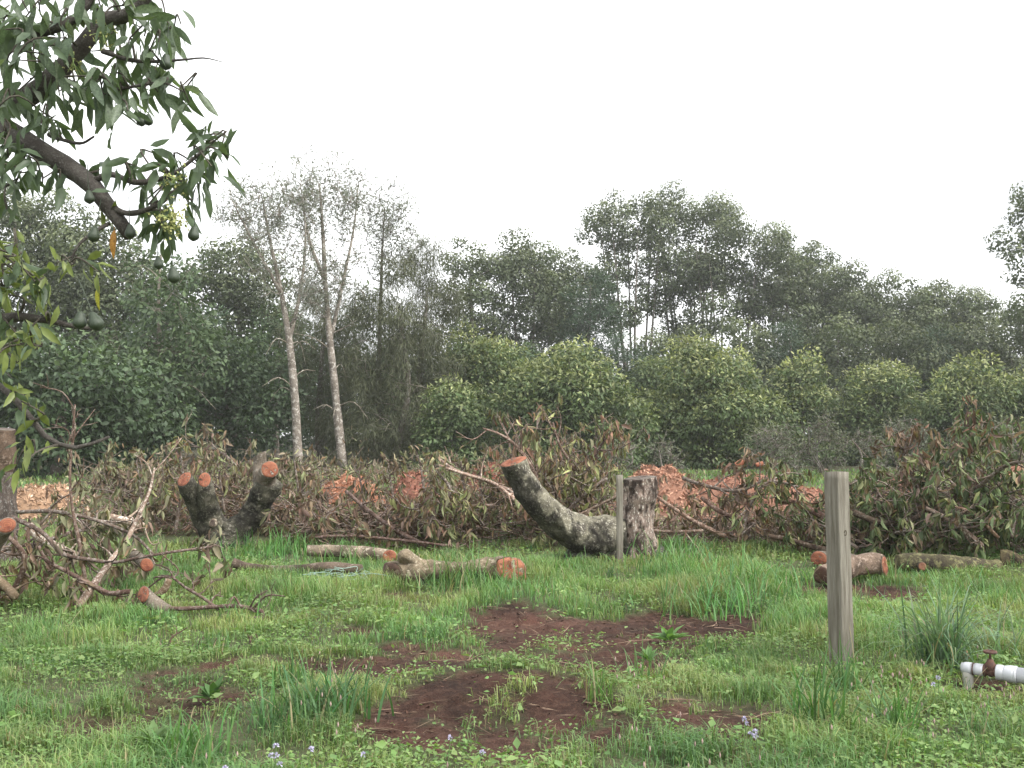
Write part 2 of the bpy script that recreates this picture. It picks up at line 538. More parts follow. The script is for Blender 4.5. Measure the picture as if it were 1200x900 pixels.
nt.links.new(bump(nt, mixc(nt, .5, n2, n3), 1.0, .03), p.inputs['Normal'])
nt.links.new(p.outputs[0], o.inputs[0])
g.build('ground', m, smooth=True, kind='structure')

# ------------------------------------------------------------------ trees
def sample_clumps(rs, lobes, n, mind, shell=.55):
    """clump centres inside a union of ellipsoids (centre, radii)"""
    vol = np.array([l[1][0] * l[1][1] * l[1][2] for l in lobes]); vol = vol / vol.sum()
    pts = []
    for _ in range(n * 30):
        l = lobes[rs.choice(len(lobes), p=vol)]
        d = unit(rs.normal(size=3)); r = shell + (1 - shell) * rs.random()
        p = np.array(l[0]) + d * np.array(l[1]) * r
        if all(np.linalg.norm(p - q) > mind for q in pts): pts.append(p)
        if len(pts) >= n: break
    return pts

def grow(mb, rs, stems, targets, rbranch=.5, rmin=.012, sides=4, col=(1, 1, 1), lift=.15):
    """stems: list of (pts, radii); targets joined to the nearest lower node"""
    nodes, rad = [], []
    for pts, rr in stems:
        p, r = spline(pts, rr, max(10, len(pts) * 3))
        tube(mb, p, r, 8, col, .12, 1.2, int(rs.integers(999)))
        k = int(len(p) * .3)
        nodes += list(p[k:]); rad += list(r[k:])
    nodes = np.array(nodes); rad = np.array(rad)
    cen = np.mean(nodes, 0)
    targets = sorted(targets, key=lambda t: np.linalg.norm(t - cen))
    for t in targets:
        d = nodes - t
        cost = np.linalg.norm(d, axis=1) + 1.6 * np.maximum(0, d[:, 2] + .25 * np.linalg.norm(d[:, :2], axis=1))
        i = int(np.argmin(cost)); a = nodes[i]; ln = np.linalg.norm(t - a)
        if ln < 1e-3: continue
        r0 = min(rad[i] * .75, rmin + .022 * ln) if rbranch == .5 else min(rad[i] * .75, rmin + rbranch * ln)
        mid = a * .5 + t * .5 + np.array([0, 0, lift * ln]) * rs.uniform(-.4, 1) + rs.normal(size=3) * .07 * ln
        p, r = spline([a, mid, t], [r0, (r0 + rmin) * .55, rmin], 5)
        tube(mb, p, r, sides, col, 0, 1, 0, False)
        nodes = np.concatenate([nodes, p[2:]]); rad = np.concatenate([rad, r[2:]])

SP = dict(  # tip: paler crown-top tone, new growth on avo, painted top light on gums
    euc=dict(col=(.074, .098, .048), tip=(.175, .195, .105), leaf=(.29, .145), droop=.35, cr=(.6, 1.75), flat=.85, lpc=300, mind=1.45, shell=.55),
    dark=dict(col=(.058, .092, .047), tip=(.11, .155, .072), leaf=(.29, .15), droop=.5, cr=(.7, 1.2), flat=.75, lpc=108, mind=.7, shell=.5),
    pine=dict(col=(.052, .085, .052), tip=(.09, .125, .072), leaf=(.40, .075), droop=.1, cr=(.6, 1.1), flat=.55, lpc=150, mind=.8, shell=.3),
    avo=dict(col=(.080, .122, .050), tip=(.32, .335, .15), leaf=(.26, .105), droop=.5, cr=(.35, 1.05), flat=.85, lpc=104, mind=.55, shell=.74),
    cas=dict(col=(.085, .095, .052), tip=(.14, .145, .09), leaf=(.45, .03), droop=1.0, cr=(.4, .95), flat=.8, lpc=170, mind=.62, shell=.4),
    wisp=dict(col=(.15, .165, .135), tip=(.25, .26, .22), leaf=(.24, .05), droop=.3, cr=(.35, .65), flat=.8, lpc=36, mind=.42, shell=.25),
    scrub=dict(col=(.115, .135, .085), tip=(.19, .20, .13), leaf=(.17, .045), droop=.2, cr=(.2, .6), flat=.9, lpc=26, mind=.33, shell=.3),
)
def make_tree(name, label, species, px, depth, top, hw, bottom, n, seed, group=None, stems=1, lean=0, trunk_r=None, tcol=(1, 1, 1), lobes=None, cat='tree', dead=0, tipmul=1.0, sx=None, fork=.35):
    rs = np.random.default_rng(seed)
    s = SP[species]
    base = P(px, 520, depth); base[2] = -.08
    zt = P(px, top, depth)[2]; zb = max(.15, P(px, bottom, depth)[2])
    W = hw * depth / FPX
    root = thing(name, label, cat, base, group)
    cx = base[0] + lean * depth / FPX
    if lobes is None and species in ('avo', 'scrub'):
        hc = zt - zb; lobes = []
        nl_ = 15 if species == 'avo' else 6
        for k in range(nl_):      # leafy masses of unequal size over the dome, with dark gaps between
            a = 2.4 * k + rs.uniform(-.5, .5); e = rs.uniform(.15, 1.0)
            rr = (1 - .75 * e ** 1.6) * rs.uniform(.62, .82)
            q_ = rs.uniform(.30, .46)
            zz = zb + hc * (.12 + .62 * e)
            lobes.append(((cx + W * rr * math.cos(a), depth + W * rr * math.sin(a), zz), (W * q_, W * q_, min(hc * .30, W * q_) * rs.uniform(.8, 1.1))))
        for k in range(6 if species == 'avo' else 2):      # skirt hanging to the grass
            a = k * 1.05 + rs.uniform(-.3, .3); q_ = rs.uniform(.26, .36)
            lobes.append(((cx + W * .72 * math.cos(a), depth + W * .72 * math.sin(a), zb + hc * .06), (W * q_, W * q_, hc * .16)))
        top_l = max(l[0][2] + l[1][2] for l in lobes)
        lobes = [((l[0][0], l[0][1], zb + (l[0][2] - zb) * hc / (top_l - zb)), l[1]) for l in lobes]
    elif lobes is None:
        hc = (zt - zb) / 2
        lobes = [((cx, depth, zb + hc), (W, W * .9, hc))]
        for k in range(4):       # lumpy outline
            a = rs.uniform(0, 2 * math.pi)
            lobes.append(((cx + W * .55 * math.cos(a), depth + W * .5 * math.sin(a), zb + hc * rs.uniform(.6, 1.5)), (W * .55, W * .5, hc * .42)))
    else:
        lobes = [((P(a, 520, depth)[0], depth + dz, P(a, b, depth)[2]), (rx * depth / FPX, rx * depth / FPX * .8, ry * depth / FPX)) for (a, b, rx, ry, dz) in lobes]
    T = sample_clumps(rs, lobes, n, s['mind'], s['shell'])
    T = [t for t in T if t[2] > .25]
    tr, cw = MB(), MB()
    r0 = trunk_r or (.05 + .013 * zt) * (1 if stems == 1 else (.55 if stems < 5 else .36))
    st = []
    for k in range(stems):
        a = 2 * math.pi * k / stems + rs.uniform(0, 1.5)
        off = np.array([math.cos(a), math.sin(a) * .6, 0]) * (W * fork if stems > 1 else W * .05)
        top_p = np.array([cx, depth, zt * ((.72 if species == 'cas' else .88) if stems == 1 else rs.uniform(.78, .93))]) + off
        mid = base * .5 + top_p * .5 + np.array([rs.normal() * .25, rs.normal() * .25, 0]) + (off * .05)
        b0 = base + (off * .12 if stems > 1 else 0)
        st.append(([b0, base * .75 + mid * .25 + rs.normal(size=3) * [.1, .1, 0] + off * .1, mid, top_p * .75 + mid * .25, top_p], [r0 * 1.25, r0, r0 * .75, r0 * .45, r0 * .12]))
    grow(tr, rs, st, T, col=tcol)
    for k in range(dead):        # bare dead side branches on the lower trunk
        z = zt * rs.uniform(.15, .6); a = rs.uniform(0, 6.28); l = rs.uniform(.8, 2.4)
        f = z / zt
        p0 = base * (1 - f) + np.array([cx, depth, zt]) * f
        p0[2] = z
        d = np.array([math.cos(a), math.sin(a), rs.uniform(-.3, .5)])
        p, r = spline([p0, p0 + d * l * .5 + [0, 0, .15], p0 + d * l + [0, 0, rs.uniform(-.5, .3)]], [.03, .018, .007], 6)
        tube(tr, p, r, 4, (1.5, 1.5, 1.45), 0, 1, 0, False)
    top_all = max(t[2] for t in T)
    for t in T:
        cr = rs.uniform(*s['cr']); m = int(s['lpc'] * (cr / np.mean(s['cr'])) ** 2 * (depth / 60 if depth < 60 else 1) ** 0)
        d = unit(rs.normal(size=(m, 3))); r = rs.random(m) ** (.22 if species in ('euc', 'avo', 'dark') else .45)
        if species == 'euc': r = r * (1 + .28 * vn(d[:, 0] * 2.2, d[:, 1] * 2.2, d[:, 2] * 2.2 + t[0], seed))
        q = d * r[:, None] * np.array([cr, cr, cr * s['flat']])
        if species in ('euc', 'dark', 'avo'): q[:, 2] = np.where(q[:, 2] < 0, q[:, 2] * (.8 if species == 'euc' else .6), q[:, 2])
        if species == 'cas': q[:, 2] -= .25 * np.abs(rs.normal(size=m))
        c = t + q
        dr = d * .8 + rs.normal(size=(m, 3)) * .6; dr[:, 2] -= s['droop']
        if species == 'euc': dr = unit(np.cross(d, rs.normal(size=(m, 3)))) + d * .25 + [0, 0, -s['droop']]
        up = unit(d * 1.2 + rs.normal(size=(m, 3)) * .5 + np.array([0, 0, .6]))
        ll = s['leaf'][0] * rs.uniform(.6, 1.25, m); ww = s['leaf'][1] * rs.uniform(.7, 1.3, m)
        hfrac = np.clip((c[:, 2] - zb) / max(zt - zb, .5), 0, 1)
        outn = np.clip(r * (.35 + .65 * (d[:, 2] > 0.1)), 0, 1)  # upper sides favour tip colour: lit clump tops painted into the gums
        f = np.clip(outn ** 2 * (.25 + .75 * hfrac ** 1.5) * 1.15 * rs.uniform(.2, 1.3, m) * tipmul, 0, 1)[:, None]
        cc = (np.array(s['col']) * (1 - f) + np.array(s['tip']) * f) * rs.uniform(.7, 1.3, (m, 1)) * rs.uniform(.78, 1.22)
        k = c[:, 2] > .05
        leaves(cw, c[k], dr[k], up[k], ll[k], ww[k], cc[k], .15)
        if species in ('wisp', 'scrub'):
            for j in range(8):
                e = t + q[rs.integers(m)] * 1.4
                tube(tr, [t, (t + e) / 2 + rs.normal(size=3) * .05, e], [.012, .008, .005], 3, tcol, caps=False)
    tr.build('trunk', M['trunk'], root, base, True)
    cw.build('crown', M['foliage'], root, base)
    return root


# left: tall sparse trees and casuarinas on the forest edge
def wisp(px, depth, path, rad, lobes, n, seed, label, name='silky_oak', species='wisp', tcol=(1.5, 1.5, 1.5), dead=6, lean_top=None, stemfork=None):
    """tree whose stem follows photo pixels"""
    rs = np.random.default_rng(seed); s = SP[species]
    pts = [P(a, b, depth) for a, b in path]; pts[0][2] = -.1
    base = pts[0].copy()
    root = thing(name, label, 'tree', base)
    lb = [((P(a, 520, depth)[0], depth, P(a, b, depth)[2]), (rx * depth / FPX, rx * depth / FPX * .9, ry * depth / FPX)) for (a, b, rx, ry) in lobes]
    T = sample_clumps(rs, lb, n, s['mind'], s['shell'])
    tr, cw = MB(), MB()
    st = [(pts, np.interp(np.linspace(0, 1, len(pts)), [0, 1], [rad, rad * .15]))]
    for f in (stemfork or []):
        q = [P(a, b, depth + dd) for a, b, dd in f]
        st.append((q, np.interp(np.linspace(0, 1, len(q)), [0, 1], [rad * .45, rad * .1])))
    grow(tr, rs, st, T, col=tcol, lift=-.1, rmin=.014)
    for k in range(dead):
        f = rs.uniform(.15, .5); i = f * (len(pts) - 1); j = int(i)
        p0 = pts[j] + (pts[min(j + 1, len(pts) - 1)] - pts[j]) * (i - j)
        a = rs.uniform(0, 6.28); l = rs.uniform(.8, 2.6)
        d = np.array([math.cos(a), math.sin(a) * .6, rs.uniform(-.1, .4)])
        p, r = spline([p0, p0 + d * l * .5 + [0, 0, .25], p0 + d * l + [0, 0, rs.uniform(-.9, .2)]], [.035, .022, .008], 7)
        tube(tr, p, r, 4, (1.6, 1.6, 1.5), 0, 1, 0, False)
        tube(tr, [p[3], p[3] + d * .5 * l * .5 + [0, 0, -.3]], [.015, .005], 3, (1.6, 1.6, 1.5), caps=False)
    for t in T:
        cr = rs.uniform(*s['cr']); m = int(s['lpc'] * rs.uniform(.6, 1.3))
        d = unit(rs.normal(size=(m, 3))); r = rs.random(m) ** .5
        q = d * r[:, None] * cr
        dr = d * .8 + rs.normal(size=(m, 3)) * .5; dr[:, 2] -= s['droop'] if species != 'wisp' else -.1
        up = unit(rs.normal(size=(m, 3)) + [0, 0, .6])
        f = rs.random((m, 1)) * .8
        cc = (np.array(s['col']) * (1 - f) + np.array(s['tip']) * f) * rs.uniform(.8, 1.2, (m, 1))
        leaves(cw, t + q, dr, up, s['leaf'][0] * rs.uniform(.6, 1.3, m), s['leaf'][1] * rs.uniform(.7, 1.3, m), cc, .1)
        for j in range(6):
            e = t + q[rs.integers(m)] * 1.2 + [0, 0, .15]
            tube(tr, [t, (t + e) / 2 + rs.normal(size=3) * .06, e], [.013, .009, .005], 3, tcol, caps=False)
    tr.build('trunk', M['trunk'], root, base, True)
    cw.build('crown', M['foliage'], root, base)
    return root

wisp(350, 46, [(350, 548), (345, 460), (339, 400), (330, 345), (318, 290), (308, 235)], .24,
     [(310, 262, 55, 70), (335, 230, 40, 45), (285, 250, 40, 40), (345, 330, 40, 60)], 150, 41,
     'tall sparse tree with a leaning pale bare trunk left of the forest edge', stemfork=[[(339, 400, 0), (352, 340, .5), (358, 270, 1), (352, 215, 1)], [(330, 345, 0), (300, 290, -.6), (272, 235, -1)]])
wisp(402, 48, [(402, 552), (394, 470), (387, 400), (381, 330), (378, 265), (374, 215)], .24,
     [(376, 226, 52, 58), (400, 242, 45, 50), (350, 245, 40, 45), (388, 330, 45, 60)], 170, 42,
     'tallest sparse tree with fine see-through crown above the forest edge', stemfork=[[(387, 400, 0), (402, 330, .6), (415, 265, 1), (420, 215, 1)], [(381, 330, 0), (362, 280, -.6), (352, 215, -1)]])
wisp(445, 52, [(445, 550), (444, 450), (446, 360), (448, 290), (451, 245)], .17,
     [(450, 255, 38, 42), (460, 300, 40, 40)], 110, 43,
     'slim feathery dark tree rising beside the tallest sparse tree', 'casuarina_tree', 'wisp', (.8, .8, .75), 3)
wisp(196, 44, [(196, 560), (190, 470), (187, 400), (186, 340), (190, 290)], .19,
     [(190, 370, 60, 80), (150, 420, 45, 70), (220, 430, 40, 60)], 40, 44,
     'thin straight trunk with many bare dead side twigs in the left woods', 'dead_twigged_tree', 'dark', (1.25, 1.25, 1.2), 26)

T_ = make_tree
# casuarinas with hanging brownish needles
T_('casuarina_tree', 'brownish drooping casuarina right of the two bare trunks', 'cas', 462, 50, 285, 62, 552, 150, 51, dead=14,
   lobes=[(460, 310, 26, 26, 0), (440, 355, 40, 34, .5), (480, 380, 40, 40, -.4), (440, 430, 55, 38, 0), (475, 470, 50, 36, .4), (430, 500, 55, 34, 0), (470, 530, 50, 20, 0)])
T_('casuarina_tree', 'brownish drooping casuarina reaching over the rounded green trees', 'cas', 498, 52, 268, 44, 540, 110, 52, dead=8,
   lobes=[(492, 300, 26, 30, 0), (508, 345, 30, 34, .5), (490, 400, 34, 34, 0), (512, 450, 30, 40, 0), (495, 510, 36, 30, 0)])
T_('casuarina_tree', 'dull drooping casuarina between the two bare trunks', 'cas', 378, 54, 300, 54, 545, 90, 53, dead=4)
# left woods
T_('broadleaf_tree', 'dark bushy broadleaf tree low at the left edge', 'dark', 60, 38, 395, 105, 562, 110, 61, trunk_r=.2)
T_('broadleaf_tree', 'dark bushy broadleaf tree behind the two-armed stump', 'dark', 265, 50, 385, 78, 550, 90, 62)
T_('broadleaf_tree', 'small dark broadleaf tree beside the thin straight trunk', 'dark', 150, 42, 430, 60, 560, 70, 63)
T_('gum_tree', 'tall greyish tree seen through the overhanging avocado leaves', 'euc', 25, 62, 215, 82, 430, 70, 64)
T_('gum_tree', 'greyish tree under the tip of the overhanging limb', 'euc', 125, 60, 262, 60, 450, 50, 65)
T_('gum_tree', 'domed grey green tree left of the leaning pale trunk', 'euc', 268, 66, 282, 66, 440, 60, 66)
T_('pine_tree', 'dark pointed tree behind the thin straight trunk', 'pine', 200, 58, 300, 52, 520, 60, 67)
T_('broadleaf_tree', 'olive tree filling the gap behind the leaning pale trunk', 'dark', 325, 62, 360, 50, 540, 60, 68)
T_('broadleaf_tree', 'dark tree behind the drooping casuarinas', 'dark', 440, 66, 330, 60, 540, 60, 69)
# centre: darker trees behind the rounded ones
T_('gum_tree', 'narrow dark gum right beside the casuarinas', 'euc', 545, 78, 276, 36, 450, 46, 71, lean=4)
T_('pine_tree', 'dark pine between gums behind the rounded trees', 'pine', 578, 82, 330, 36, 520, 60, 72)
T_('gum_tree', 'dark gum with open crown behind the largest rounded tree', 'euc', 612, 80, 280, 44, 430, 52, 73, stems=2)
T_('gum_tree', 'dark gum next left of the pine with thin lower limbs', 'euc', 655, 84, 286, 38, 440, 46, 74, stems=2)
T_('pine_tree', 'dark green pine left of the tall clump of gums', 'pine', 692, 78, 305, 36, 520, 90, 75)
# the high group of gums
T_('gum_tree', 'tall gum with bare slender stems at the left of the high group', 'euc', 745, 86, 224, 45, 390, 70, 81, stems=7, fork=.85, lean=-6,
   lobes=[(722, 262, 34, 34, 0), (745, 300, 42, 45, 1), (765, 260, 24, 26, 0), (715, 320, 28, 30, 0), (770, 340, 25, 30, 1), (730, 365, 30, 18, 0)])
T_('gum_tree', 'tallest broad gum in the middle of the high group', 'euc', 808, 88, 228, 55, 400, 80, 82, stems=7, fork=.7,
   lobes=[(790, 255, 34, 30, 0), (835, 262, 38, 30, 1), (815, 325, 45, 28, -1), (790, 370, 25, 30, 0), (835, 300, 20, 24, 2)])
T_('gum_tree', 'spreading gum on the right flank of the high group', 'euc', 850, 84, 262, 48, 400, 62, 83, stems=7, fork=.8, lean=6,
   lobes=[(868, 285, 26, 22, 0), (850, 315, 42, 22, 1), (872, 345, 26, 26, 0), (838, 370, 30, 30, -1)])
T_('gum_tree', 'peaked gum just right of the high group', 'euc', 915, 84, 268, 40, 440, 62, 84, stems=2)
T_('gum_tree', 'gum second in the line stepping down to the right', 'euc', 958, 88, 284, 36, 430, 52, 85, stems=2)
T_('gum_tree', 'short gum in the notch of the falling tree line', 'euc', 998, 84, 312, 32, 420, 40, 86, stems=2)
T_('gum_tree', 'thin half bare gum showing sky through its stems', 'euc', 1020, 90, 322, 18, 430, 16, 87)
T_('gum_tree', 'rounded gum right of the thin half bare one', 'euc', 1062, 84, 321, 42, 430, 62, 88, stems=2)
T_('gum_tree', 'lower gum near the right end of the tree line', 'euc', 1108, 86, 332, 36, 440, 52, 89, stems=2)
T_('gum_tree', 'lowest gum of the tree line before the right edge', 'euc', 1150, 84, 343, 36, 440, 52, 90, stems=2)
T_('gum_tree', 'tall gum with stacked clumps cut off by the right edge', 'euc', 1228, 64, 190, 60, 400, 70, 91, stems=2,
   lobes=[(1212, 240, 16, 17, 0), (1206, 288, 26, 22, 0), (1208, 325, 24, 15, 0), (1245, 260, 36, 60, 0), (1222, 372, 42, 28, 0)])
# understorey band in front of the gums
for k, (px, top, hw, lab) in enumerate([
        (735, 385, 44, 'dark undergrowth tree below the tall slender stems'), (800, 378, 48, 'dark undergrowth tree below the tallest gum'),
        (868, 372, 44, 'dark undergrowth tree below the spreading gum'), (925, 365, 44, 'dark undergrowth tree below the peaked gum'),
        (985, 368, 44, 'dark undergrowth tree below the notch in the tree line'), (1045, 372, 44, 'dark undergrowth tree left below the rounded gum'),
        (1100, 378, 44, 'dark undergrowth tree below the lower gum'), (1160, 380, 46, 'dark undergrowth tree near the right edge'),
        (1215, 375, 44, 'dark undergrowth tree under the gum at the right edge')]):
    T_('forest_tree', lab, 'euc' if k % 3 else 'pine', px, 72, top, hw, 540, 66, 100 + k)
dim_group = 'dim trees deep in the woods'
dim = []
for k, (px, top, hw) in enumerate([(520, 400, 45), (110, 400, 60), (600, 395, 50), (670, 395, 45), (470, 420, 50), (380, 430, 60), (310, 430, 60), (210, 430, 60), (20, 400, 60)]):
    lab_ = 'dim tree filling the shade at the back of the woods'
    if k < 2:
        dim.append(T_('forest_tree', lab_, 'dark', px, 74, top, hw, 545, 60, 120 + k, group=dim_group))
    else:
        b_ = P(px, 520, 74); b_[2] = -.08
        dup(dim[k % 2], b_, 1.3 * k, 1.0 + .04 * (k % 3 - 1), lab_, dim_group)
# rounded green trees of the orchard
T_('orchard_tree', 'yellow green rounded tree with light tips next to the casuarinas', 'avo', 562, 54, 392, 62, 545, 237, 131, stems=3)
T_('orchard_tree', 'largest rounded green tree with pale new leaves on its dome', 'avo', 662, 48, 405, 84, 545, 325, 132, stems=3)
T_('orchard_tree', 'wide rounded green tree right of the centre with yellow crown', 'avo', 832, 50, 400, 78, 545, 312, 133, stems=3, tipmul=1.2)
T_('orchard_tree', 'small rounded tree with cream tips between two wider ones', 'avo', 936, 54, 412, 36, 545, 137, 134, stems=2, tipmul=1.3)
T_('orchard_tree', 'low rounded tree right of the cream tipped one', 'avo', 1032, 54, 430, 58, 545, 212, 135, stems=3)
T_('orchard_tree', 'low loose tree near the right edge behind the leafy heap', 'avo', 1132, 50, 424, 52, 545, 187, 136, stems=3)
T_('orchard_tree', 'low pale tree cut off by the right edge', 'avo', 1205, 50, 440, 46, 545, 150, 137, stems=2)
T_('orchard_tree', 'thin dull rounded tree in the gap left of the yellow crowned one', 'avo', 768, 60, 422, 34, 545, 112, 138, stems=2, tipmul=.5)
T_('orchard_tree', 'small bright green tree at the foot of the casuarinas', 'avo', 528, 47, 450, 32, 545, 100, 139, stems=2, tipmul=.6)
# grey dry scrub in front of them
for k, (px, top, hw, d, lab) in enumerate([
        (905, 496, 34, 38, 'grey twiggy bush left of the wooden post'), (965, 485, 30, 40, 'grey twiggy bush behind the wooden post'),
        (1012, 500, 26, 36, 'grey twiggy bush right behind the wooden post'), (725, 512, 22, 38, 'pale twiggy bush behind the upright stump'),
        (778, 515, 22, 36, 'pale twiggy bush behind the red chip heap'), (1060, 488, 36, 42, 'grey twiggy bush behind the tall leafy heap'),
        (1150, 486, 36, 42, 'grey green bush at the right behind the leafy heap')]):
    T_('scrub_bush', lab, 'scrub', px, d, top, hw, 550, 60, 150 + k, cat='bush', stems=4, trunk_r=.03, fork=.6)

# far wood closing the view behind the trees
rf = np.random.default_rng(4)
n = 24000
x = rf.uniform(-110, 110, n); y = rf.uniform(104, 116, n)
top_ = 9 + 3 * fbm(x * .12, y * .1, None, 2, 3)
z = top_ * rf.random(n) ** .8
fw = MB()
leaves(fw, np.c_[x, y, z], rf.normal(size=(n, 3)), rf.normal(size=(n, 3)) + [0, -.6, .6], rf.uniform(.7, 1.5, n), rf.uniform(.4, .8, n), np.array([.05, .066, .042]) * rf.uniform(.6, 1.4, (n, 1)))
fw.build('far_wood', M['foliage'], kind='stuff')

# ------------------------------------------------------------------ cut timber helpers
def cut_face(parent, origin, c, normal, r, mat='cut', aspect=1.0, seed=0, thick=.012, up=None):
    """sawn end: slightly uneven disc, its own origin at the pith so that the rings are centred"""
    n = unit(np.asarray(normal, float)); a = np.array([0, 0, 1.0]) if up is None else np.asarray(up, float)
    x = unit(np.cross(a, n)) if abs(np.dot(a, n)) < .97 else np.array([1.0, 0, 0])
    y = np.cross(n, x)
    k = 20; t = np.arange(k) * 2 * math.pi / k
    rr = r * (1 + .10 * fbm(np.cos(t) * 1.6, np.sin(t) * 1.6, np.full(k, seed * 1.7), seed, 3))
    mb = MB()
    ring = np.c_[np.cos(t) * rr, np.sin(t) * rr * aspect, np.full(k, thick)]
    ringb = ring.copy(); ringb[:, 2] = -thick
    inner = ring * [.5, .5, 1]; inner[:, 2] += .004 * np.sin(t * 3 + seed)
    V = np.concatenate([ringb, ring, inner, [[0, 0, thick]]])
    j = np.arange(k); j2 = (j + 1) % k
    Q = np.concatenate([np.c_[j, j2, k + j2, k + j], np.c_[k + j, k + j2, 2 * k + j2, 2 * k + j]])
    T = np.c_[2 * k + j, 2 * k + j2, np.full(k, 3 * k)]
    mb.add(V, Q, T, (1, 1, 1))
    o = link('cut_face', mb.mesh('cut_face', M[mat]), parent)
    m = Matrix.Identity(4)
    for i in range(3):
        m[i][0], m[i][1], m[i][2], m[i][3] = x[i], y[i], n[i], c[i] - origin[i]
    o.matrix_basis = m
    return o

PAL = dict(
    olive=[(.135, .15, .075), (.10, .115, .055), (.17, .165, .095), (.15, .10, .06)],
    brown=[(.14, .095, .075), (.11, .07, .055), (.17, .12, .08), (.12, .12, .07), (.20, .15, .11)],
    yellow=[(.185, .19, .085), (.15, .16, .07), (.21, .19, .10), (.15, .105, .068)],
    green=[(.08, .11, .048), (.095, .125, .055), (.065, .09, .042), (.14, .15, .065)],
    rust=[(.17, .095, .068), (.14, .085, .065), (.19, .13, .09), (.13, .105, .068)],
    tan=[(.24, .21, .14), (.20, .19, .12), (.17, .14, .10), (.15, .16, .09)])

def pick(rs, pal, m):
    p = np.array(sum([PAL[k] for k in pal], []))
    return p[rs.integers(len(p), size=m)] * 1.28 * rs.uniform(.5, 1.4, (m, 1))

def wilt(mb, rs, at, m, pal, L=.165, spread=.032, hang=1.0, wd=.28):
    """a bunch of m hanging wilted leaves at a twig point"""
    b = np.asarray(at) + rs.normal(size=(m, 3)) * spread
    d = rs.normal(size=(m, 3)) * .5 + rs.normal(size=3) * .3; d[:, 2] -= hang
    n = rs.normal(size=(m, 3)) + [0, -.3, .3]
    ll = L * rs.uniform(.6, 1.2, m)
    leaves(mb, b, d, n, ll, ll * wd * rs.uniform(.7, 1.3, m), pick(rs, pal, m) * rs.uniform(.75, 1.25), .4, rs.uniform(0, .35), hi=True)

def limb_with_twigs(tb, lb, rs, pts, rads, ntw, tl, nl, pal, from_=.25, col=(1, 1, 1), amp=.08, upb=.25, L=.18, leafp=1.0, hang=1.2, sides=7, cut0=None):
    p, r = spline(pts, rads, max(10, 5 * len(pts)))
    tube(tb, p, r, sides, col, amp, 9, int(rs.integers(999)), cut0=cut0)
    ring0 = tb.ring[0]
    T = unit(np.gradient(p, axis=0))
    for k in range(ntw):
        i = int(rs.uniform(from_, 1) * (len(p) - 1))
        d = unit(T[i] * rs.uniform(.2, .9) + rs.normal(size=3) * .7 + [0, 0, upb])
        l = tl * rs.uniform(.5, 1.3)
        a = p[i]; b = a + d * l * .5 + rs.normal(size=3) * .05; c = a + d * l + rs.normal(size=3) * .1 * l
        if c[2] < .05: c[2] = .05 + .1 * rs.random()
        q, qr = spline([a, b, c], [min(r[i] * .7, .016), .008, .004], 7)
        tube(tb, q, qr, 4, np.array(col) * rs.uniform(.7, 1.25), 0, 1, 0, False)
        for j in range(2):
            s0 = q[rs.integers(3, 6)]; e = s0 + unit(d + rs.normal(size=3) * .8) * l * .35
            tube(tb, [s0, (s0 + e) / 2 + rs.normal(size=3) * .02, e], [.005, .004, .003], 3, col, caps=False)
            if nl and rs.random() < leafp: wilt(lb, rs, e, max(1, nl // 2), pal, L, hang=hang)
        if nl and rs.random() < leafp: wilt(lb, rs, c, nl, pal, L, hang=hang)
    return ring0

def ring_face(parent, origin, ring, mat='cut', inset=.93, seed=0):
    """sawn face filling the end ring of a tube, inside a rim of bark"""
    rg, n = ring
    c = rg.mean(0); k = len(rg)
    x = unit(rg[0] - c); x = unit(x - n * np.dot(x, n)); y = np.cross(n, x)
    d = rg - c
    pl = np.c_[d @ x, d @ y]
    rs = np.random.default_rng(seed + 5)
    r0 = np.abs(pl).max()
    j = np.arange(k); j2 = (j + 1) % k
    lv = [np.c_[pl * inset * 1.0, np.full(k, -.004)], np.c_[pl * inset, np.full(k, .003)], np.c_[pl * .62, .003 + r0 * .03 * rs.normal(size=k)], np.c_[pl * .3, .003 + r0 * .03 * rs.normal(size=k)], [[0, 0, .004]]]
    Q = np.concatenate([np.c_[a * k + j, a * k + j2, (a + 1) * k + j2, (a + 1) * k + j] for a in range(3)])
    ang = np.unwrap(np.arctan2(pl[:, 1], pl[:, 0]))
    if ang[-1] < ang[0]: Q = Q[:, ::-1]
    T = np.c_[3 * k + j, 3 * k + j2, np.full(k, 4 * k)]
    if ang[-1] < ang[0]: T = T[:, ::-1]
    q = MB(); q.add(np.concatenate(lv), Q, T, (1, 1, 1))
    o = link('cut_face', q.mesh('cut_face', M[mat]), parent)
    m = Matrix.Identity(4)
    for i in range(3):
        m[i][0], m[i][1], m[i][2], m[i][3] = x[i], y[i], n[i], c[i] - origin[i]
    o.matrix_basis = m
    return o

# ------------------------------------------------------------------ heap of cut branches (windrow)
protos = {}
def branch_proto(seed, pal, nl=6, up=.25, inc=(.1, .75)):
    rs = np.random.default_rng(seed)
    root = bpy.data.objects.new('cut_branch', None); COL.objects.link(root)
    root.empty_display_size = .1
    tb, lb = MB(), MB()
    l = rs.uniform(1.0, 1.8); e = rs.uniform(*inc)
    d = np.array([math.cos(e), 0, math.sin(e)])
    pts = [np.array([0, 0, .03]), d * l * .4 + rs.normal(size=3) * .06 + [0, 0, .08], d * l * .75 + rs.normal(size=3) * .09, d * l + [0, 0, -.06 * l]]
    limb_with_twigs(tb, lb, rs, pts, [rs.uniform(.018, .034), .02, .013, .006], 8, .5, nl, pal, upb=up, leafp=.58)
    wilt(lb, rs, pts[-1], nl, pal)
    tb.build('limb', M['branch'], root, (0, 0, 0), True)
    lb.build('dead_leaves', M['dryleaf'], root, (0, 0, 0), kind='stuff')
    return root

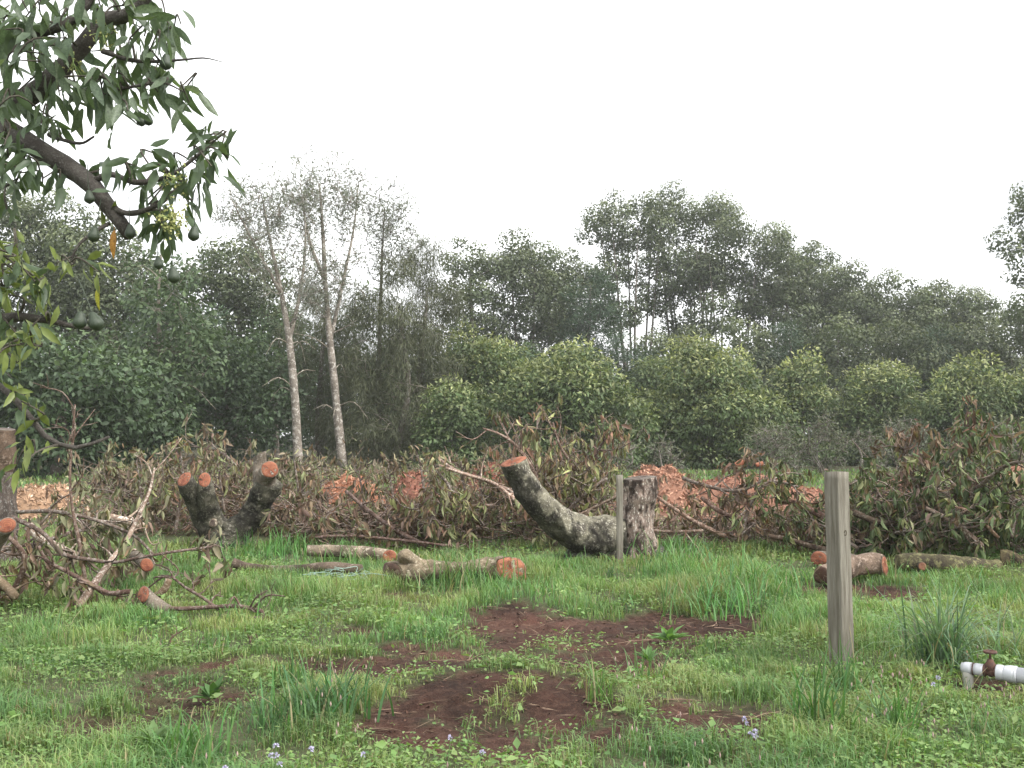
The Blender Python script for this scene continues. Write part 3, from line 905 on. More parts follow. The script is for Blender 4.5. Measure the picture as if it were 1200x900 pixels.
NLF = [9, 8, 9, 5, 8, 11]
INC = [(.1, .75), (.0, .4), (.1, .6), (.4, 1.2), (.0, .28), (.1, .75)]
ZONES = [  # x0,x1 px, depth range, count, z spread, palettes, label, group
    (130, 345, 16.3, 17.8, 32, .4, ['olive', 'brown', 'tan'], 'olive and tan leaved cut branch heaped behind the two-armed stump', 'cut branches heaped behind the two-armed stump'),
    (360, 470, 15.0, 16.4, 24, .14, ['olive', 'brown', 'brown', 'rust'], 'brown leaved cut branch heaped between the two-armed stump and the forked log', 'cut branches heaped right of the two-armed stump'),
    (490, 570, 14.5, 15.8, 24, .22, ['brown', 'rust', 'olive', 'yellow'], 'wilted brown and yellow cut branch heaped left of the curved stump', 'cut branches heaped left of the curved stump'),
    (610, 715, 14.6, 15.8, 26, .36, ['yellow', 'yellow', 'olive', 'rust'], 'yellowing cut branch heaped high behind the curved stump', 'cut branches heaped behind the curved stump'),
    (830, 985, 14.4, 16.0, 22, .10, ['rust', 'yellow', 'brown'], 'rusty leaved cut branch heaped low between upright stump and post', 'cut branches heaped between stump and post'),
    (990, 1225, 12.6, 14.6, 44, .55, ['green', 'green', 'green', 'olive', 'olive', 'brown'], 'dark green leaved cut branch heaped high behind the mossy log', 'cut branches heaped behind the mossy log'),
]
rz = np.random.default_rng(55)
for zi, (x0, x1, d0, d1, cnt, zs, pal, lab, grp) in enumerate(ZONES):
    pr = [branch_proto(500 + zi * 10 + k, pal, NLF[zi], .6 if zi == 3 else .25, INC[zi]) for k in range(5)]
    for k in range(cnt):
        d = rz.uniform(d0, d1)
        px = rz.uniform(x0, x1)
        b = P(px, 520, d)
        hump = 1.0
        if zi == 5: hump = .25 + .95 * math.exp(-((px - 1125) / 60) ** 2)
        if zi == 3: hump = .4 + .6 * math.exp(-((px - 640) / 60) ** 2)
        b[2] = H1(b[0], d) + abs(rz.normal()) * zs * hump
        rot = rz.uniform(0, 2 * math.pi)
        src = pr[k % 5]
        sc_ = rz.uniform(.6, 1.05)
        if k < 5:
            o = src; o.location = b; o.rotation_euler = (0, 0, rot); o.scale = (sc_,) * 3
        else:
            o = dup(src, b, rot, sc_)
        tag(o, lab, 'cut branch', grp)

# loose mass of twigs and dead leaves inside the heap
rs = np.random.default_rng(77)
tb, lb = MB(), MB()
sprigs = [(300, 548), (345, 540), (372, 552), (420, 548), (455, 545), (492, 538), (540, 540), (560, 552), (255, 540), (235, 552), (190, 548), (160, 540)]
def heap_top(px):
    return np.interp(px, [0, 130, 220, 330, 420, 480, 560, 600, 680, 740, 790, 980, 1010, 1060, 1130, 1180, 1230],
                     [.35, .45, .75, .7, .45, .45, .7, .8, .9, .3, .16, .30, .75, 1.0, 1.2, .62, .6])
for k in range(2100):
    px = rs.uniform(100, 1240); d = (rs.uniform(14.0, 16.8) if px > 345 else rs.uniform(15.6, 17.6)) if px < 990 else rs.uniform(12.7, 15)
    z = heap_top(px) * rs.random() ** 1.1 * (1 if d < 16.2 else .8)
    a = P(px, 520, d); a[2] = max(z, .04)
    th = rs.uniform(0, 6.28); e = rs.normal() * .4; l = rs.uniform(.3, 1.0)
    b = a + l * np.array([math.cos(th) * math.cos(e), math.sin(th) * .6, math.sin(e)]); b[2] = max(b[2], .02)
    tube(tb, [a, (a + b) / 2 + rs.normal(size=3) * .04, b], [rs.uniform(.004, .012), .006, .003], 4, np.array([1, .95, .93]) * rs.uniform(.5, 1.7), caps=False)
    if rs.random() < .55:
        pal = ['brown', 'rust', 'olive'] if px < 560 else (['yellow', 'olive', 'brown'] if px < 760 else (['rust', 'brown'] if px < 990 else ['green', 'green', 'green', 'olive', 'brown']))
        wilt(lb, rs, b, 10 if px > 985 else 8, pal, .19 if px > 985 else .165, .04)
tb.build('brush_twigs', M['branch'], kind='stuff')
lb.build('brush_leaves', M['dryleaf'], kind='stuff')
# second, farther line of cut branches at the forest edge
tb, lb = MB(), MB()
for k in range(900):
    px = rs.uniform(100, 700); d = rs.uniform(23, 29)
    a = P(px, 520, d); a[2] = .03 + .75 * rs.random()
    th = rs.uniform(0, 6.28); l = rs.uniform(.4, 1.1)
    b = a + l * np.array([math.cos(th), math.sin(th) * .6, rs.normal() * .3]); b[2] = max(b[2], .04)
    tube(tb, [a, b], [.012, .005], 3, np.array([1, 1, .95]) * rs.uniform(.5, 1.3), caps=False)
    wilt(lb, rs, b, 5, ['olive', 'tan'] if px < 640 else ['tan', 'brown'], .2, .13)
tb.build('far_brush_twigs', M['branch'], kind='stuff')
lb.build('far_brush_leaves', M['dryleaf'], kind='stuff')

# single branches one can pick out of the heap
def branch_thing(label, path, d0, d1, ntw=5, tl=.4, nl=0, pal=('brown',), cat='cut branch', name='cut_branch', face=None, faceend=0, col=(1, 1, 1), leafp=1.0, amp=.1, upb=.2, mat='branch', from_=.2, L=.15, seed=None, extra=()):
    """path: (px, py, depth); d0,d1: diameter in photo pixels at both ends"""
    rs = np.random.default_rng(sum(map(ord, label)) if seed is None else seed)
    pts = [P(*q) for q in path]
    dm = np.mean([q[2] for q in path])
    r0, r1 = d0 * dm / FPX / 2, d1 * dm / FPX / 2
    base = min(pts, key=lambda q: q[2]).copy()
    root = thing(name, label, cat, base)
    tb, lb = MB(), MB()
    ring0 = limb_with_twigs(tb, lb, rs, pts, np.linspace(r0, r1, len(pts)), ntw, tl, nl, pal, from_, col, amp, upb, L, leafp, sides=9 if face is None else 18, cut0=face)
    for (a, b, dd) in extra:      # extra hanging leaf bunches
        wilt(lb, rs, P(a, b, dd), 9, pal, L, .05)
    tb.build('limb', M[mat], root, base, True)
    if lb.n: lb.build('dead_leaves', M['dryleaf'], root, base, kind='stuff')
    if face is not None: ring_face(root, base, ring0, 'cut', .92, len(label))
    return root

B = branch_thing
B('pale bare branch slanting up from the grass in the left tangle', [(91, 711, 9.1), (104, 693, 9.2), (128, 660, 9.5), (149, 632, 9.8), (163, 603, 10), (176, 573, 10.2), (181, 548, 10.3)], 9.5, 2.2, 7, .4, 0, col=(1.7, 1.65, 1.6), seed=1)
B('long thin dark branch lying level across the left tangle', [(14, 606, 9.6), (53, 627, 9.5), (72, 648, 9.5), (107, 656, 9.5), (133, 659, 9.5), (165, 653, 9.5), (200, 647, 9.6), (248, 641, 9.8)], 5.5, 3, 9, .35, 7, ('olive', 'tan', 'brown'), col=(.8, .75, .75), seed=2, upb=-.1)
B('dark curved branch sagging below the level branch at left', [(45, 640, 9.2), (53, 655, 9.2), (77, 669, 9.2), (107, 685, 9.2), (128, 695, 9.2), (152, 693, 9.2)], 4, 6.5, 7, .3, 5, ('brown', 'olive'), col=(.7, .6, .58), seed=3, upb=-.1)
B('upright reddish brown dead stem standing in the left tangle', [(101, 690, 9.9), (99, 675, 9.9), (93, 637, 9.9), (86, 603, 9.9), (82, 565, 9.9), (84, 520, 9.9), (88, 474, 9.9)], 5.5, 2, 7, .35, 0, col=(1.0, .9, .86), seed=4, from_=.45, upb=.5)
B('grey whitish limb half buried in the left tangle', [(33, 616, 10.2), (42, 625, 10.2), (66, 641, 10.2), (90, 652, 10.2)], 12, 10, 2, .3, 4, ('olive',), col=(2.1, 2.1, 2.05), seed=5)
B('short whitish limb lying behind the slanting pale branch', [(128, 606, 11.2), (150, 611, 11.2), (171, 618, 11.2)], 9, 9, 2, .3, 5, ('olive', 'tan'), col=(2.2, 2.2, 2.1), seed=6)
B('thick cut branch with orange end and long thin shoot on the grass', [(168, 697, 8.95), (177, 704, 8.9), (188, 712, 8.85), (198, 717, 8.8)], 18, 14, 0, .3, 0, face=np.array([-.55, -.75, .45]), seed=7, amp=.12, mat='log')
B('thin crooked branch lying on the grass right of the thick orange ended one', [(190, 712, 8.8), (205, 713, 8.8), (253, 711, 8.75), (275, 710, 8.7), (293, 713, 8.65), (308, 718, 8.6), (304, 733, 8.6)], 5, 4.5, 6, .3, 0, col=(.9, .8, .8), seed=8)
B('fine forked twig reaching up from the crooked branch', [(256, 714, 8.75), (240, 702, 8.8), (218, 689, 8.9), (197, 675, 9.0), (172, 690, 9.1)], 4, 2, 6, .28, 0, col=(.75, .68, .66), seed=9)
B('stubby pale curved branch behind the thick orange ended one', [(198, 679, 9.5), (194, 689, 9.5), (185, 697, 9.5), (172, 701, 9.5)], 8, 9, 1, .2, 2, ('brown',), col=(1.3, 1.2, 1.0), seed=10)
B('dark branch with orange end at the left edge', [(8, 616, 8.9), (1, 626, 9.0), (-10, 645, 9.1), (-30, 690, 9.1)], 19, 18, 3, .4, 6, ('brown', 'olive'), face=np.array([.35, -.85, .35]), seed=11, mat='log')
B('small branch with a reddish end among hanging leaves at left', [(172, 662, 9.9), (164, 655, 10.1), (150, 645, 10.4)], 14, 11, 3, .3, 6, ('brown', 'tan'), face=np.array([.4, -.85, .2]), seed=12, mat='log')
B('brown limb lying low at the left edge', [(-30, 668, 9.3), (0, 682, 9.2), (9, 690, 9.2), (17, 699, 9.1)], 12, 10, 2, .3, 4, ('olive', 'brown'), seed=13, col=(1, .9, .75), mat='log')
B('bow shaped brown branch at the far left of the tangle', [(3, 622, 9.3), (16, 635, 9.3), (27, 648, 9.3), (26, 670, 9.3), (15, 692, 9.3)], 5, 7, 6, .35, 7, ('brown', 'olive'), seed=14, col=(.9, .8, .75))
B('leafy broken branch drooping in the middle of the left tangle', [(20, 600, 10.6), (70, 600, 10.4), (120, 612, 10.4), (160, 630, 10.5), (180, 650, 10.5)], 5, 3, 11, .4, 6, ('olive', 'tan', 'brown'), seed=15, upb=-.15)
B('leafy branch with limp olive leaves behind the left tangle', [(40, 640, 11.2), (80, 625, 11.3), (120, 615, 11.5), (160, 610, 11.8)], 6, 3, 12, .4, 6, ('olive', 'tan'), seed=16)
B('leafy branch with brown leaves low at the left edge', [(-20, 655, 10.3), (20, 640, 10.3), (60, 640, 10.3), (110, 655, 10.2)], 6, 3, 14, .4, 8, ('brown', 'olive'), seed=17, upb=-.1)
B('brown leaf bunch on a thin shoot behind the left stump arm', [(205, 625, 15.0), (212, 580, 15.0), (214, 545, 15.0), (208, 520, 15.0)], 4, 2, 5, .3, 8, ('rust', 'yellow'), seed=18, extra=[(208, 520, 15), (216, 516, 15)])
# centre
for i_, (a_, b_) in enumerate(sprigs):
    w_ = ['lowest', 'bent', 'forked', 'thin', 'tall', 'ragged', 'curled', 'sparse', 'brown tipped', 'olive', 'crooked', 'grey'][i_]
    B('%s upright sprig with hanging leaves on top of the brush heap' % w_, [(a_ + 8, 600, 15.2), (a_ + 4, (b_ + 600) / 2, 15.2), (a_, b_, 15.2)], 3.5, 1.6, 6, .3, 5, ('olive', 'tan', 'brown') if i_ % 2 else ('yellow', 'brown'), seed=200 + i_, upb=.5)
B('long pale bare pole leaning across the heap left of the curved stump', [(507, 531, 14.6), (530, 549, 14.4), (565, 562, 14.2), (600, 576, 14.0), (640, 600, 14.0)], 3, 5, 8, .4, 0, col=(1.7, 1.6, 1.55), seed=21, upb=.3)
B('second pale bare pole just under the long one left of the curved stump', [(514, 545, 14.3), (545, 556, 14.2), (580, 567, 14.0), (610, 592, 13.9), (625, 605, 13.9)], 3, 5, 6, .35, 0, col=(1.9, 1.7, 1.6), seed=22, upb=.2)
B('bare forked branch standing up over the cut top of the curved stump', [(640, 590, 14.6), (618, 540, 14.4), (600, 518, 14.3), (584, 508, 14.3), (566, 502, 14.3)], 5, 2, 9, .5, 1, ('yellow', 'rust'), col=(1.3, 1.15, 1.1), seed=23, upb=.5, leafp=.6)
B('twiggy branch with a few yellow leaves rising above the curved limb', [(690, 590, 14.5), (672, 548, 14.5), (655, 520, 14.5), (648, 495, 14.5)], 5, 2, 12, .5, 4, ('yellow', 'rust'), col=(1.0, .9, .85), seed=24, upb=.5, leafp=.7)
B('arching dark shoot holding yellow and red leaves above the upright stump', [(700, 600, 14.3), (690, 560, 14.3), (700, 530, 14.2), (716, 505, 14.2)], 4, 2, 7, .35, 5, ('yellow', 'rust'), seed=25, col=(.6, .55, .55), extra=[(718, 504, 14.2), (723, 507, 14.2), (728, 506, 14.2)])
B('thin branch crossing behind the curved limb to the upright stump', [(655, 615, 13.6), (690, 598, 13.5), (726, 580, 13.4)], 4, 3, 4, .3, 3, ('yellow',), col=(1.4, 1.3, 1.2), seed=26)
B('yellow green leafy branch in the hollow of the curved stump', [(650, 640, 14.2), (665, 600, 14.1), (690, 575, 14.0), (712, 560, 14)], 5, 3, 16, .45, 8, ('yellow', 'olive'), seed=27)
B('yellow green leafy branch left of the curved limb', [(500, 630, 13.9), (512, 600, 13.9), (528, 575, 13.9), (520, 560, 13.9)], 5, 3, 14, .4, 8, ('yellow', 'olive'), seed=28)
B('dark bare limb slanting through the heap left of centre', [(405, 575, 14.2), (430, 597, 14.1), (470, 625, 13.9), (500, 640, 13.8)], 4, 6, 8, .4, 3, ('brown',), col=(.7, .6, .6), seed=29)
B('thin red brown pole lying at the foot of the brown heap', [(365, 630, 13.9), (410, 628, 13.9), (460, 632, 13.8), (530, 640, 13.6)], 4, 3, 6, .3, 5, ('brown', 'olive'), seed=30, col=(.9, .75, .75))
# right
B('long smooth branch sloping down right of the upright stump', [(768, 581, 14.3), (790, 596, 14.1), (815, 612, 13.9), (850, 629, 13.7)], 3.5, 6, 5, .35, 0, col=(1.25, 1.05, .95), seed=31)
B('level thin branch at the foot of the heap right of the upright stump', [(762, 622, 13.5), (790, 623, 13.5), (824, 622, 13.5)], 4, 3.5, 3, .3, 2, ('rust',), col=(1.1, 1, .95), seed=32)
B('brown limb in the low heap pointing at the post', [(822, 583, 14.2), (845, 600, 14.0), (878, 612, 13.9)], 5, 6, 5, .4, 4, ('rust', 'brown'), col=(.85, .7, .65), seed=33)
B('stout brown limb end in the low heap left of the post', [(908, 587, 13.9), (925, 588, 13.8), (946, 596, 13.7), (975, 610, 13.6)], 6, 9, 4, .4, 6, ('rust', 'yellow'), col=(.9, .7, .65), seed=34)
B('dark limb low in the heap left of the post', [(900, 628, 13.2), (930, 634, 13.1), (958, 642, 13.0), (990, 645, 13)], 6, 7, 5, .3, 6, ('yellow', 'green'), col=(.5, .45, .4), seed=35)
B('rusty leaved branch hanging over the low heap in the middle', [(800, 560, 14.4), (830, 570, 14.2), (865, 575, 14.1), (900, 560, 14.1)], 5, 3, 16, .45, 8, ('rust', 'brown'), seed=36, upb=0)
B('yellow green drooping branch left of the post', [(870, 625, 13.6), (880, 590, 13.6), (900, 565, 13.6), (935, 570, 13.6)], 5, 3, 16, .4, 8, ('yellow', 'green', 'olive'), seed=37, upb=0)
B('pale forked limb in the leafy heap at right', [(1085, 595, 12.6), (1105, 605, 12.5), (1130, 622, 12.4), (1150, 640, 12.4)], 4, 8, 6, .4, 3, ('green',), col=(1.6, 1.55, 1.5), seed=38)
B('thin pale bow in the leafy heap at right', [(1118, 594, 12.5), (1135, 598, 12.4), (1152, 612, 12.4), (1170, 630, 12.4)], 3, 4, 4, .3, 2, ('green',), col=(1.8, 1.5, 1.3), seed=39)
B('tall shoot with brown and green leaves topping the leafy heap at right', [(1120, 630, 13.2), (1118, 570, 13.2), (1128, 520, 13.2), (1137, 483, 13.2)], 7, 3, 18, .4, 9, ('green', 'rust'), seed=40, col=(.7, .65, .6), extra=[(1140, 484, 13.2), (1132, 490, 13.2), (1125, 500, 13.2)])
B('branch of wilted red brown leaves high in the leafy heap', [(1080, 610, 13.3), (1070, 560, 13.3), (1060, 530, 13.3), (1065, 512, 13.3)], 6, 3, 16, .4, 9, ('rust', 'brown'), seed=41, extra=[(1066, 514, 13.3), (1058, 520, 13.3), (1098, 512, 13.3)])
B('green leafy branch hanging behind the top of the post', [(1040, 620, 13), (1030, 580, 13), (1012, 560, 13), (1000, 565, 13)], 6, 3, 18, .4, 10, ('green', 'olive'), seed=42, upb=0)
B('green leafy branch hanging at the right edge of the heap', [(1210, 630, 12.5), (1195, 590, 12.5), (1175, 580, 12.5), (1160, 590, 12.5)], 6, 3, 18, .4, 10, ('green',), seed=43, upb=0)
B('dark bare limb under the green leaves right of the post', [(1000, 600, 12.8), (1030, 612, 12.7), (1060, 612, 12.7), (1085, 600, 12.8)], 8, 6, 6, .35, 6, ('green', 'olive'), col=(.45, .42, .38), seed=44)
B('dead twig lying in the grass at lower left', [(185, 755, 7.6), (215, 766, 7.5), (240, 775, 7.4), (262, 770, 7.4)], 4, 3, 5, .2, 0, col=(.75, .62, .58), seed=45)
B('thin dead twig lying in the grass left of the bare soil', [(262, 768, 7.45), (285, 775, 7.4), (305, 779, 7.35)], 4, 3, 4, .15, 0, col=(.6, .5, .48), seed=46)

# ------------------------------------------------------------------ stumps
def stump_root(label, px, py, name='tree_stump', cat='stump'):
    b = G(px, py); b[2] = H1(b[0], b[1]) - .06
    return thing(name, label, cat, b), b

# curved stump with upright block
D = 12.7
root, b0 = stump_root('big mossy stump with a curved limb and an upright block', 728, 655)
mb = MB()
pth = [P(600.5, 541, D - .45), P(620, 577, D - .4), P(651, 608, D - .25), P(674, 623, D - .12), P(698, 631, D), P(727, 632, D + .05)]
k = D / FPX
p, r = spline(pth, [17 * k, 19.5 * k, 22 * k, 24 * k, 26 * k, 24 * k], 60)
def crust(V, d):     # whitish lichen in upright streaks
    n_ = fbm(V[:, 0] * 24, V[:, 1] * 24, V[:, 2] * 9, 33, 4)
    b_ = fbm(V[:, 0] * 3, V[:, 1] * 3, V[:, 2] * 2, 35, 2)
    f = np.clip((n_ + .5 * b_ + .16) * 3, 0, 1)[:, None]
    return np.array([.62, .55, .52]) * (1 - f) + np.array([3.3, 3.2, 3.1]) * f
def lich(V, d):      # lichen crust along the upper side, darker bark below
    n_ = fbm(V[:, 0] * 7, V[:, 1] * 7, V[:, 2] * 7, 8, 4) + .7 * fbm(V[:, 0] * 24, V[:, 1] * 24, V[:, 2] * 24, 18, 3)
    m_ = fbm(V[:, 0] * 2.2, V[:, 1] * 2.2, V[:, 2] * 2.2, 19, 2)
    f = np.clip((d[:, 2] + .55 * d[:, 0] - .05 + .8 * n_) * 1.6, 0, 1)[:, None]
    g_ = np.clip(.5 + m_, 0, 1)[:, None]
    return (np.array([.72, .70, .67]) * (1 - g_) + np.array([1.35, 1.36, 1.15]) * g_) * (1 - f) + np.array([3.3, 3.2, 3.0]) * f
p, r = spline(pth, [15.8 * k, 15.6 * k, 17 * k, 20 * k, 25.5 * k, 28 * k], 130)
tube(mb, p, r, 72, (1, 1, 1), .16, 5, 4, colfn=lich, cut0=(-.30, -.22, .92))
rg_ = mb.ring[0]
mb.build('limb', M['stump'], root, b0, True)
ring_face(root, b0, rg_, 'cut', .95, 3)
mb = MB()
pb = [P(748, 666, D), P(748, 650, D), P(748, 620, D), P(749, 590, D), P(749, 572, D), P(749, 560, D)]
p, r = spline(pb, [27 * k, 23 * k, 19.5 * k, 19 * k, 20 * k, 19.5 * k], 50)
th = np.arange(60) * 2 * math.pi / 60
p, r = spline(pb, [27 * k, 23 * k, 19.5 * k, 19 * k, 20 * k, 19.5 * k], 90)
tube(mb, p, r, 60, (1, 1, 1), .16, 5, 9, colfn=crust, shape=(1 + .05 * np.sign(np.cos(th * 2)) * np.abs(np.cos(th * 2)) ** .5)[None], cut1=(-.10, -.06, 1.0))
rg_ = mb.ring[1]
mb.build('trunk', M['stumpw'], root, b0, True)
mb = MB()
bs = [P(690, 655, D), P(712, 650, D), P(738, 652, D)]
for i, (a, b, rr) in enumerate([(690, 664, 22), (712, 668, 26), (735, 668, 24), (760, 666, 18)]):   # root flare
    c = P(a, b - 14, D); e = P(a + (a - 727) * .5, b, D - .1); e[2] = -.05
    tube(mb, *spline([c, (c + e) / 2, e], [rr * k, rr * k, rr * k * .7], 8), 18, (1, 1, 1), .15, 5, 20 + i)
mb.build('root_flare', M['stump'], root, b0, True)
ring_face(root, b0, rg_, 'cutgrey', .93, 8)['label'] = 'greyed uneven cut top'

# thin stake in front of it
def box_post(mb, a, b, sx, sy, rot, n=14, seed=0, tap=1.0, chamfer=.12, amp=.03, col=(1, 1, 1)):
    """rough sawn post: square section with worn edges"""
    t = np.linspace(0, 1, n)
    c = chamfer
    sec = np.array([(-1, -1 + c), (-1 + c, -1), (1 - c, -1), (1, -1 + c), (1, 1 - c), (1 - c, 1), (-1 + c, 1), (-1, 1 - c)]) * .5
    cr_, sr_ = math.cos(rot), math.sin(rot)
    V = []
    for i, ti in enumerate(t):
        q = np.asarray(a) * (1 - ti) + np.asarray(b) * ti
        s = sec * [sx, sy] * (1 + (tap - 1) * ti)
        s = s * (1 + amp * vn(s[:, 0] * 40 + 9 * ti, s[:, 1] * 40, np.full(8, ti * 9), seed)[:, None])
        V.append(np.c_[q[0] + s[:, 0] * cr_ - s[:, 1] * sr_, q[1] + s[:, 0] * sr_ + s[:, 1] * cr_, np.full(8, q[2]) + (i == n - 1) * .012 * vn(s[:, 0] * 30, s[:, 1] * 30, None, seed)])
    V = np.concatenate(V)
    i = np.arange(n - 1)[:, None] * 8; j = np.arange(8)[None]; j2 = (j + 1) % 8
    Q = np.stack([i + j, i + j2, i + 8 + j2, i + 8 + j], -1).reshape(-1, 4)
    ctr = V[-8:].mean(0); V = np.r_[V, [ctr]]
    T = [((n - 1) * 8 + q, (n - 1) * 8 + (q + 1) % 8, n * 8) for q in range(8)]
    mb.add(V, Q, T, col)

ds = 12.25
a = P(726.5, 662, ds); a[2] = -.1
mb = MB(); box_post(mb, a, P(726, 557, ds), .075, .05, .1, seed=5)
o = mb.build('wooden_stake', M['post'], None, tuple(a))
tag(o, 'thin grey wooden stake standing against the big curved stump', 'stake')

# two-armed stump
D = 14.2; k = D / FPX
root, b0 = stump_root('dark stump with two arms and three orange cut ends', 262, 640)
mb = MB()
def arm(path, rad, seed, nm='arm', mat='stump', sides=28, amp=.12, n=36, cut=None, cm='cut'):
    q = MB()
    pts = [P(*c) for c in path]
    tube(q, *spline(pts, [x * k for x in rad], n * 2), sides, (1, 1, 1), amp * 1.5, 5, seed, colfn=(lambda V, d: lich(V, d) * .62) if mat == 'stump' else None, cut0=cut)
    q.build(nm, M[mat], root, b0, True)
    if cut is not None: ring_face(root, b0, q.ring[0], cm, .93, seed)
    return pts
a1 = arm([(216.5, 561, D - .2), (228, 585, D - .1), (240, 606, D), (254, 625, D), (262, 642, D)], [9.5, 12, 14.5, 19, 25], 31, cut=(-.35, -.65, .55))
a2 = arm([(239, 562, D - .25), (241, 580, D - .2), (246, 600, D - .1), (255, 622, D), (264, 642, D)], [7, 9.5, 12.5, 17, 23], 32, cut=(.15, -.85, .5))
a3 = arm([(315, 566, D - .1), (311, 576, D - .05), (302, 592, D), (289, 610, D), (274, 626, D), (266, 645, D)], [15, 16, 14.5, 15.5, 19, 24], 33)
a4 = arm([(305, 532, D + .1), (306, 548, D + .1), (308, 570, D)], [7, 8.5, 11], 34, 'broken_stub', 'log', cut=(-.5, 0, 1), cm='cutgrey')
a5 = arm([(316, 550, D - .32), (313, 558, D - .15), (309, 572, D - .02)], [10, 10.5, 12], 35, 'side_stub', 'log', cut=(.35, -.88, .25))
q = MB()   # pale knot where bark has come away
c = P(249, 613, D - .19)
tube(q, [c + [0, .08, 0], c + [0, .0, 0], c + [.01, -.03, 0]], [.08, .07, .055], 16, (2.0, 1.95, 1.85), .25, 18, 3, cut1=(-.2, -1, .15))
q.build('bark_scar', M['log'], root, b0, True)
ring_face(root, b0, q.ring[1], 'cutgrey', .8, 3)

# old trunk at the left edge
D = 13.0; k = D / FPX
b0 = G(2, 664); b0[2] = -.06
root = thing('tree_stump', 'tall lichened stump with reddish upper bark at the left edge', 'stump', b0)
q = MB(); q2 = MB()
tube(q, *spline([b0, P(2, 620, D), P(3, 575, D), P(4, 553, D)], [22 * k, 17 * k, 15.5 * k, 15 * k], 30), 28, (1.3, 1.3, 1.3), .12, 5, 41)
tube(q2, *spline([P(4, 556, D), P(5, 530, D), P(6, 503, D)], [14.4 * k, 13 * k, 12 * k], 16), 24, (.62, .52, .47), .2, 6, 42, cut1=(.1, -.1, 1))
q.build('trunk', M['stumpw'], root, b0, True)
q2.build('upper_trunk', M['log'], root, b0, True)
ring_face(root, b0, q2.ring[1], 'cutgrey', .93, 4)

# ------------------------------------------------------------------ logs
def log(label, path, rad, D, mat='log', faces=(), stubs=(), seed=0, col=(1, 1, 1), amp=.1, name='log', cat='log'):
    k = D / FPX
    pts = [P(a, b, D + dd) for a, b, dd in path]
    rr = [x * k for x in rad]
    base = pts[0].copy(); base[2] = 0
    root = thing(name, label, cat, base)
    q = MB()
    p, r = spline(pts, rr, 60)
    fd = {0 if f[0] == 0 else 1: f for f in faces}
    tube(q, p, r, 28, col, amp * 1.3, 7, seed, cut0=fd[0][1] if 0 in fd else None, cut1=fd[1][1] if 1 in fd else None, colfn=lambda V, d: np.array(col) * (1 + .35 * fbm(V[:, 0] * 5, V[:, 1] * 5, V[:, 2] * 5, seed, 3))[:, None])
    rings = q.ring
    q.build('bark', M[mat], root, base, True)
    for e, f in fd.items(): ring_face(root, base, rings[e], f[3], .94, seed + e)
    for st in stubs:
        sp_, sr = [P(a, b, D + dd) for a, b, dd in st[0]], [x * k for x in st[1]]
        q = MB(); tube(q, *spline(sp_, sr, 20), 20, col, amp * 1.3, 8, seed + 5, cut1=st[2]); q.build('stub', M[mat], root, base, True)
        if st[2] is not None: ring_face(root, base, q.ring[1], st[3], .93, seed)
    return root

log('pale forked log with orange cut end lying in the grass', [(459, 672, .0), (480, 671, -.02), (510, 668, 0), (545, 666, 0), (575, 666, -.02), (599, 668, -.06)], [15, 15, 11, 8.5, 11, 15], 10.6,
    faces=[(-1, (.5, -.85, .12), 15.5, 'cut'), (0, (-.75, -.6, .1), 14.5, 'cutdark')], stubs=[([(497, 668, 0), (486, 660, -.03), (476, 653, -.06), (471, 650, -.08), (468, 648, -.09)], [11, 10, 9.5, 8, 4], None, 'cutdark')], seed=61, col=(1.2, 1.15, 1.0), amp=.2)
log('log with orange end lying in the grass behind the forked log', [(360, 645, .0), (400, 646, .05), (430, 648, .03), (457, 652, -.1)], [6.5, 7, 7.5, 8], 12.6,
    faces=[(-1, (.55, -.83, .05), 8.4, 'cut')], seed=62, col=(1.5, 1.45, 1.35))
log('dark fallen limb lying in the grass left of the forked log', [(273, 660, .0), (287, 664, 0), (318, 667, 0), (350, 667, 0), (385, 665, 0), (423, 668, -.1)], [6.5, 5, 4.5, 5, 6, 6], 11.5, seed=63, col=(.75, .68, .65), name='fallen_limb', cat='fallen limb')
log('short log with round orange end peeping out left of the post', [(959.5, 655, -.1), (975, 655, .05), (995, 657, .2), (1005, 659, .3)], [8.5, 8.5, 8, 7.5], 12.2, faces=[(0, (-.5, -.86, .08), 8.8, 'cut')], seed=64)
log('grey barked log passing behind the post', [(963, 674, -.3), (985, 668, -.15), (1008, 662, 0), (1026, 660, .05), (1037, 664, .1)], [11, 11.5, 12, 12.5, 11], 11.0, faces=[(-1, (.85, -.5, 0), 11.3, 'cut'), (0, (-.75, -.6, -.1), 11.3, 'cutdark')], seed=65, col=(1.15, 1.0, .95))
log('long mossy green log lying along the foot of the leafy heap', [(1052, 660, 0), (1069, 659, 0), (1090, 661, 0), (1120, 663, 0), (1150, 665, .05), (1170, 664, .1)], [9, 11, 12, 12, 10, 9], 11.7, 'moss',
    stubs=[([(1074, 660, -.02), (1078, 662, -.1), (1081, 664, -.22)], [6, 5.5, 5.2], (.15, -.98, .1), 'cutpale')], seed=66)
log('thin mossy log between the grey log and the long mossy log', [(1028, 658, .35), (1041, 661, .3), (1056, 664, .3), (1066, 668, .3)], [7, 7, 7, 7], 11.9, 'moss', seed=67, col=(.9, .8, .8))
log('mossy stump end at the right edge of the mossy log', [(1172, 660, .1), (1185, 661, .05), (1200, 664, .05), (1225, 668, 0)], [13, 14, 15, 14], 11.9, 'moss', seed=68, col=(.8, .72, .7), amp=.2)
log('split piece of fresh orange wood lying behind the red chip heap', [(862, 545, 0), (870, 541, 0), (879, 536, 0)], [3.0, 3.5, 3.0], 24.0, 'cut', seed=69, name='split_wood', cat='wood piece')
log('short piece of fresh orange wood right of the split piece', [(886, 545, 0), (894, 543, 0)], [2.6, 2.6], 24.0, 'cut', seed=70, name='split_wood', cat='wood piece')

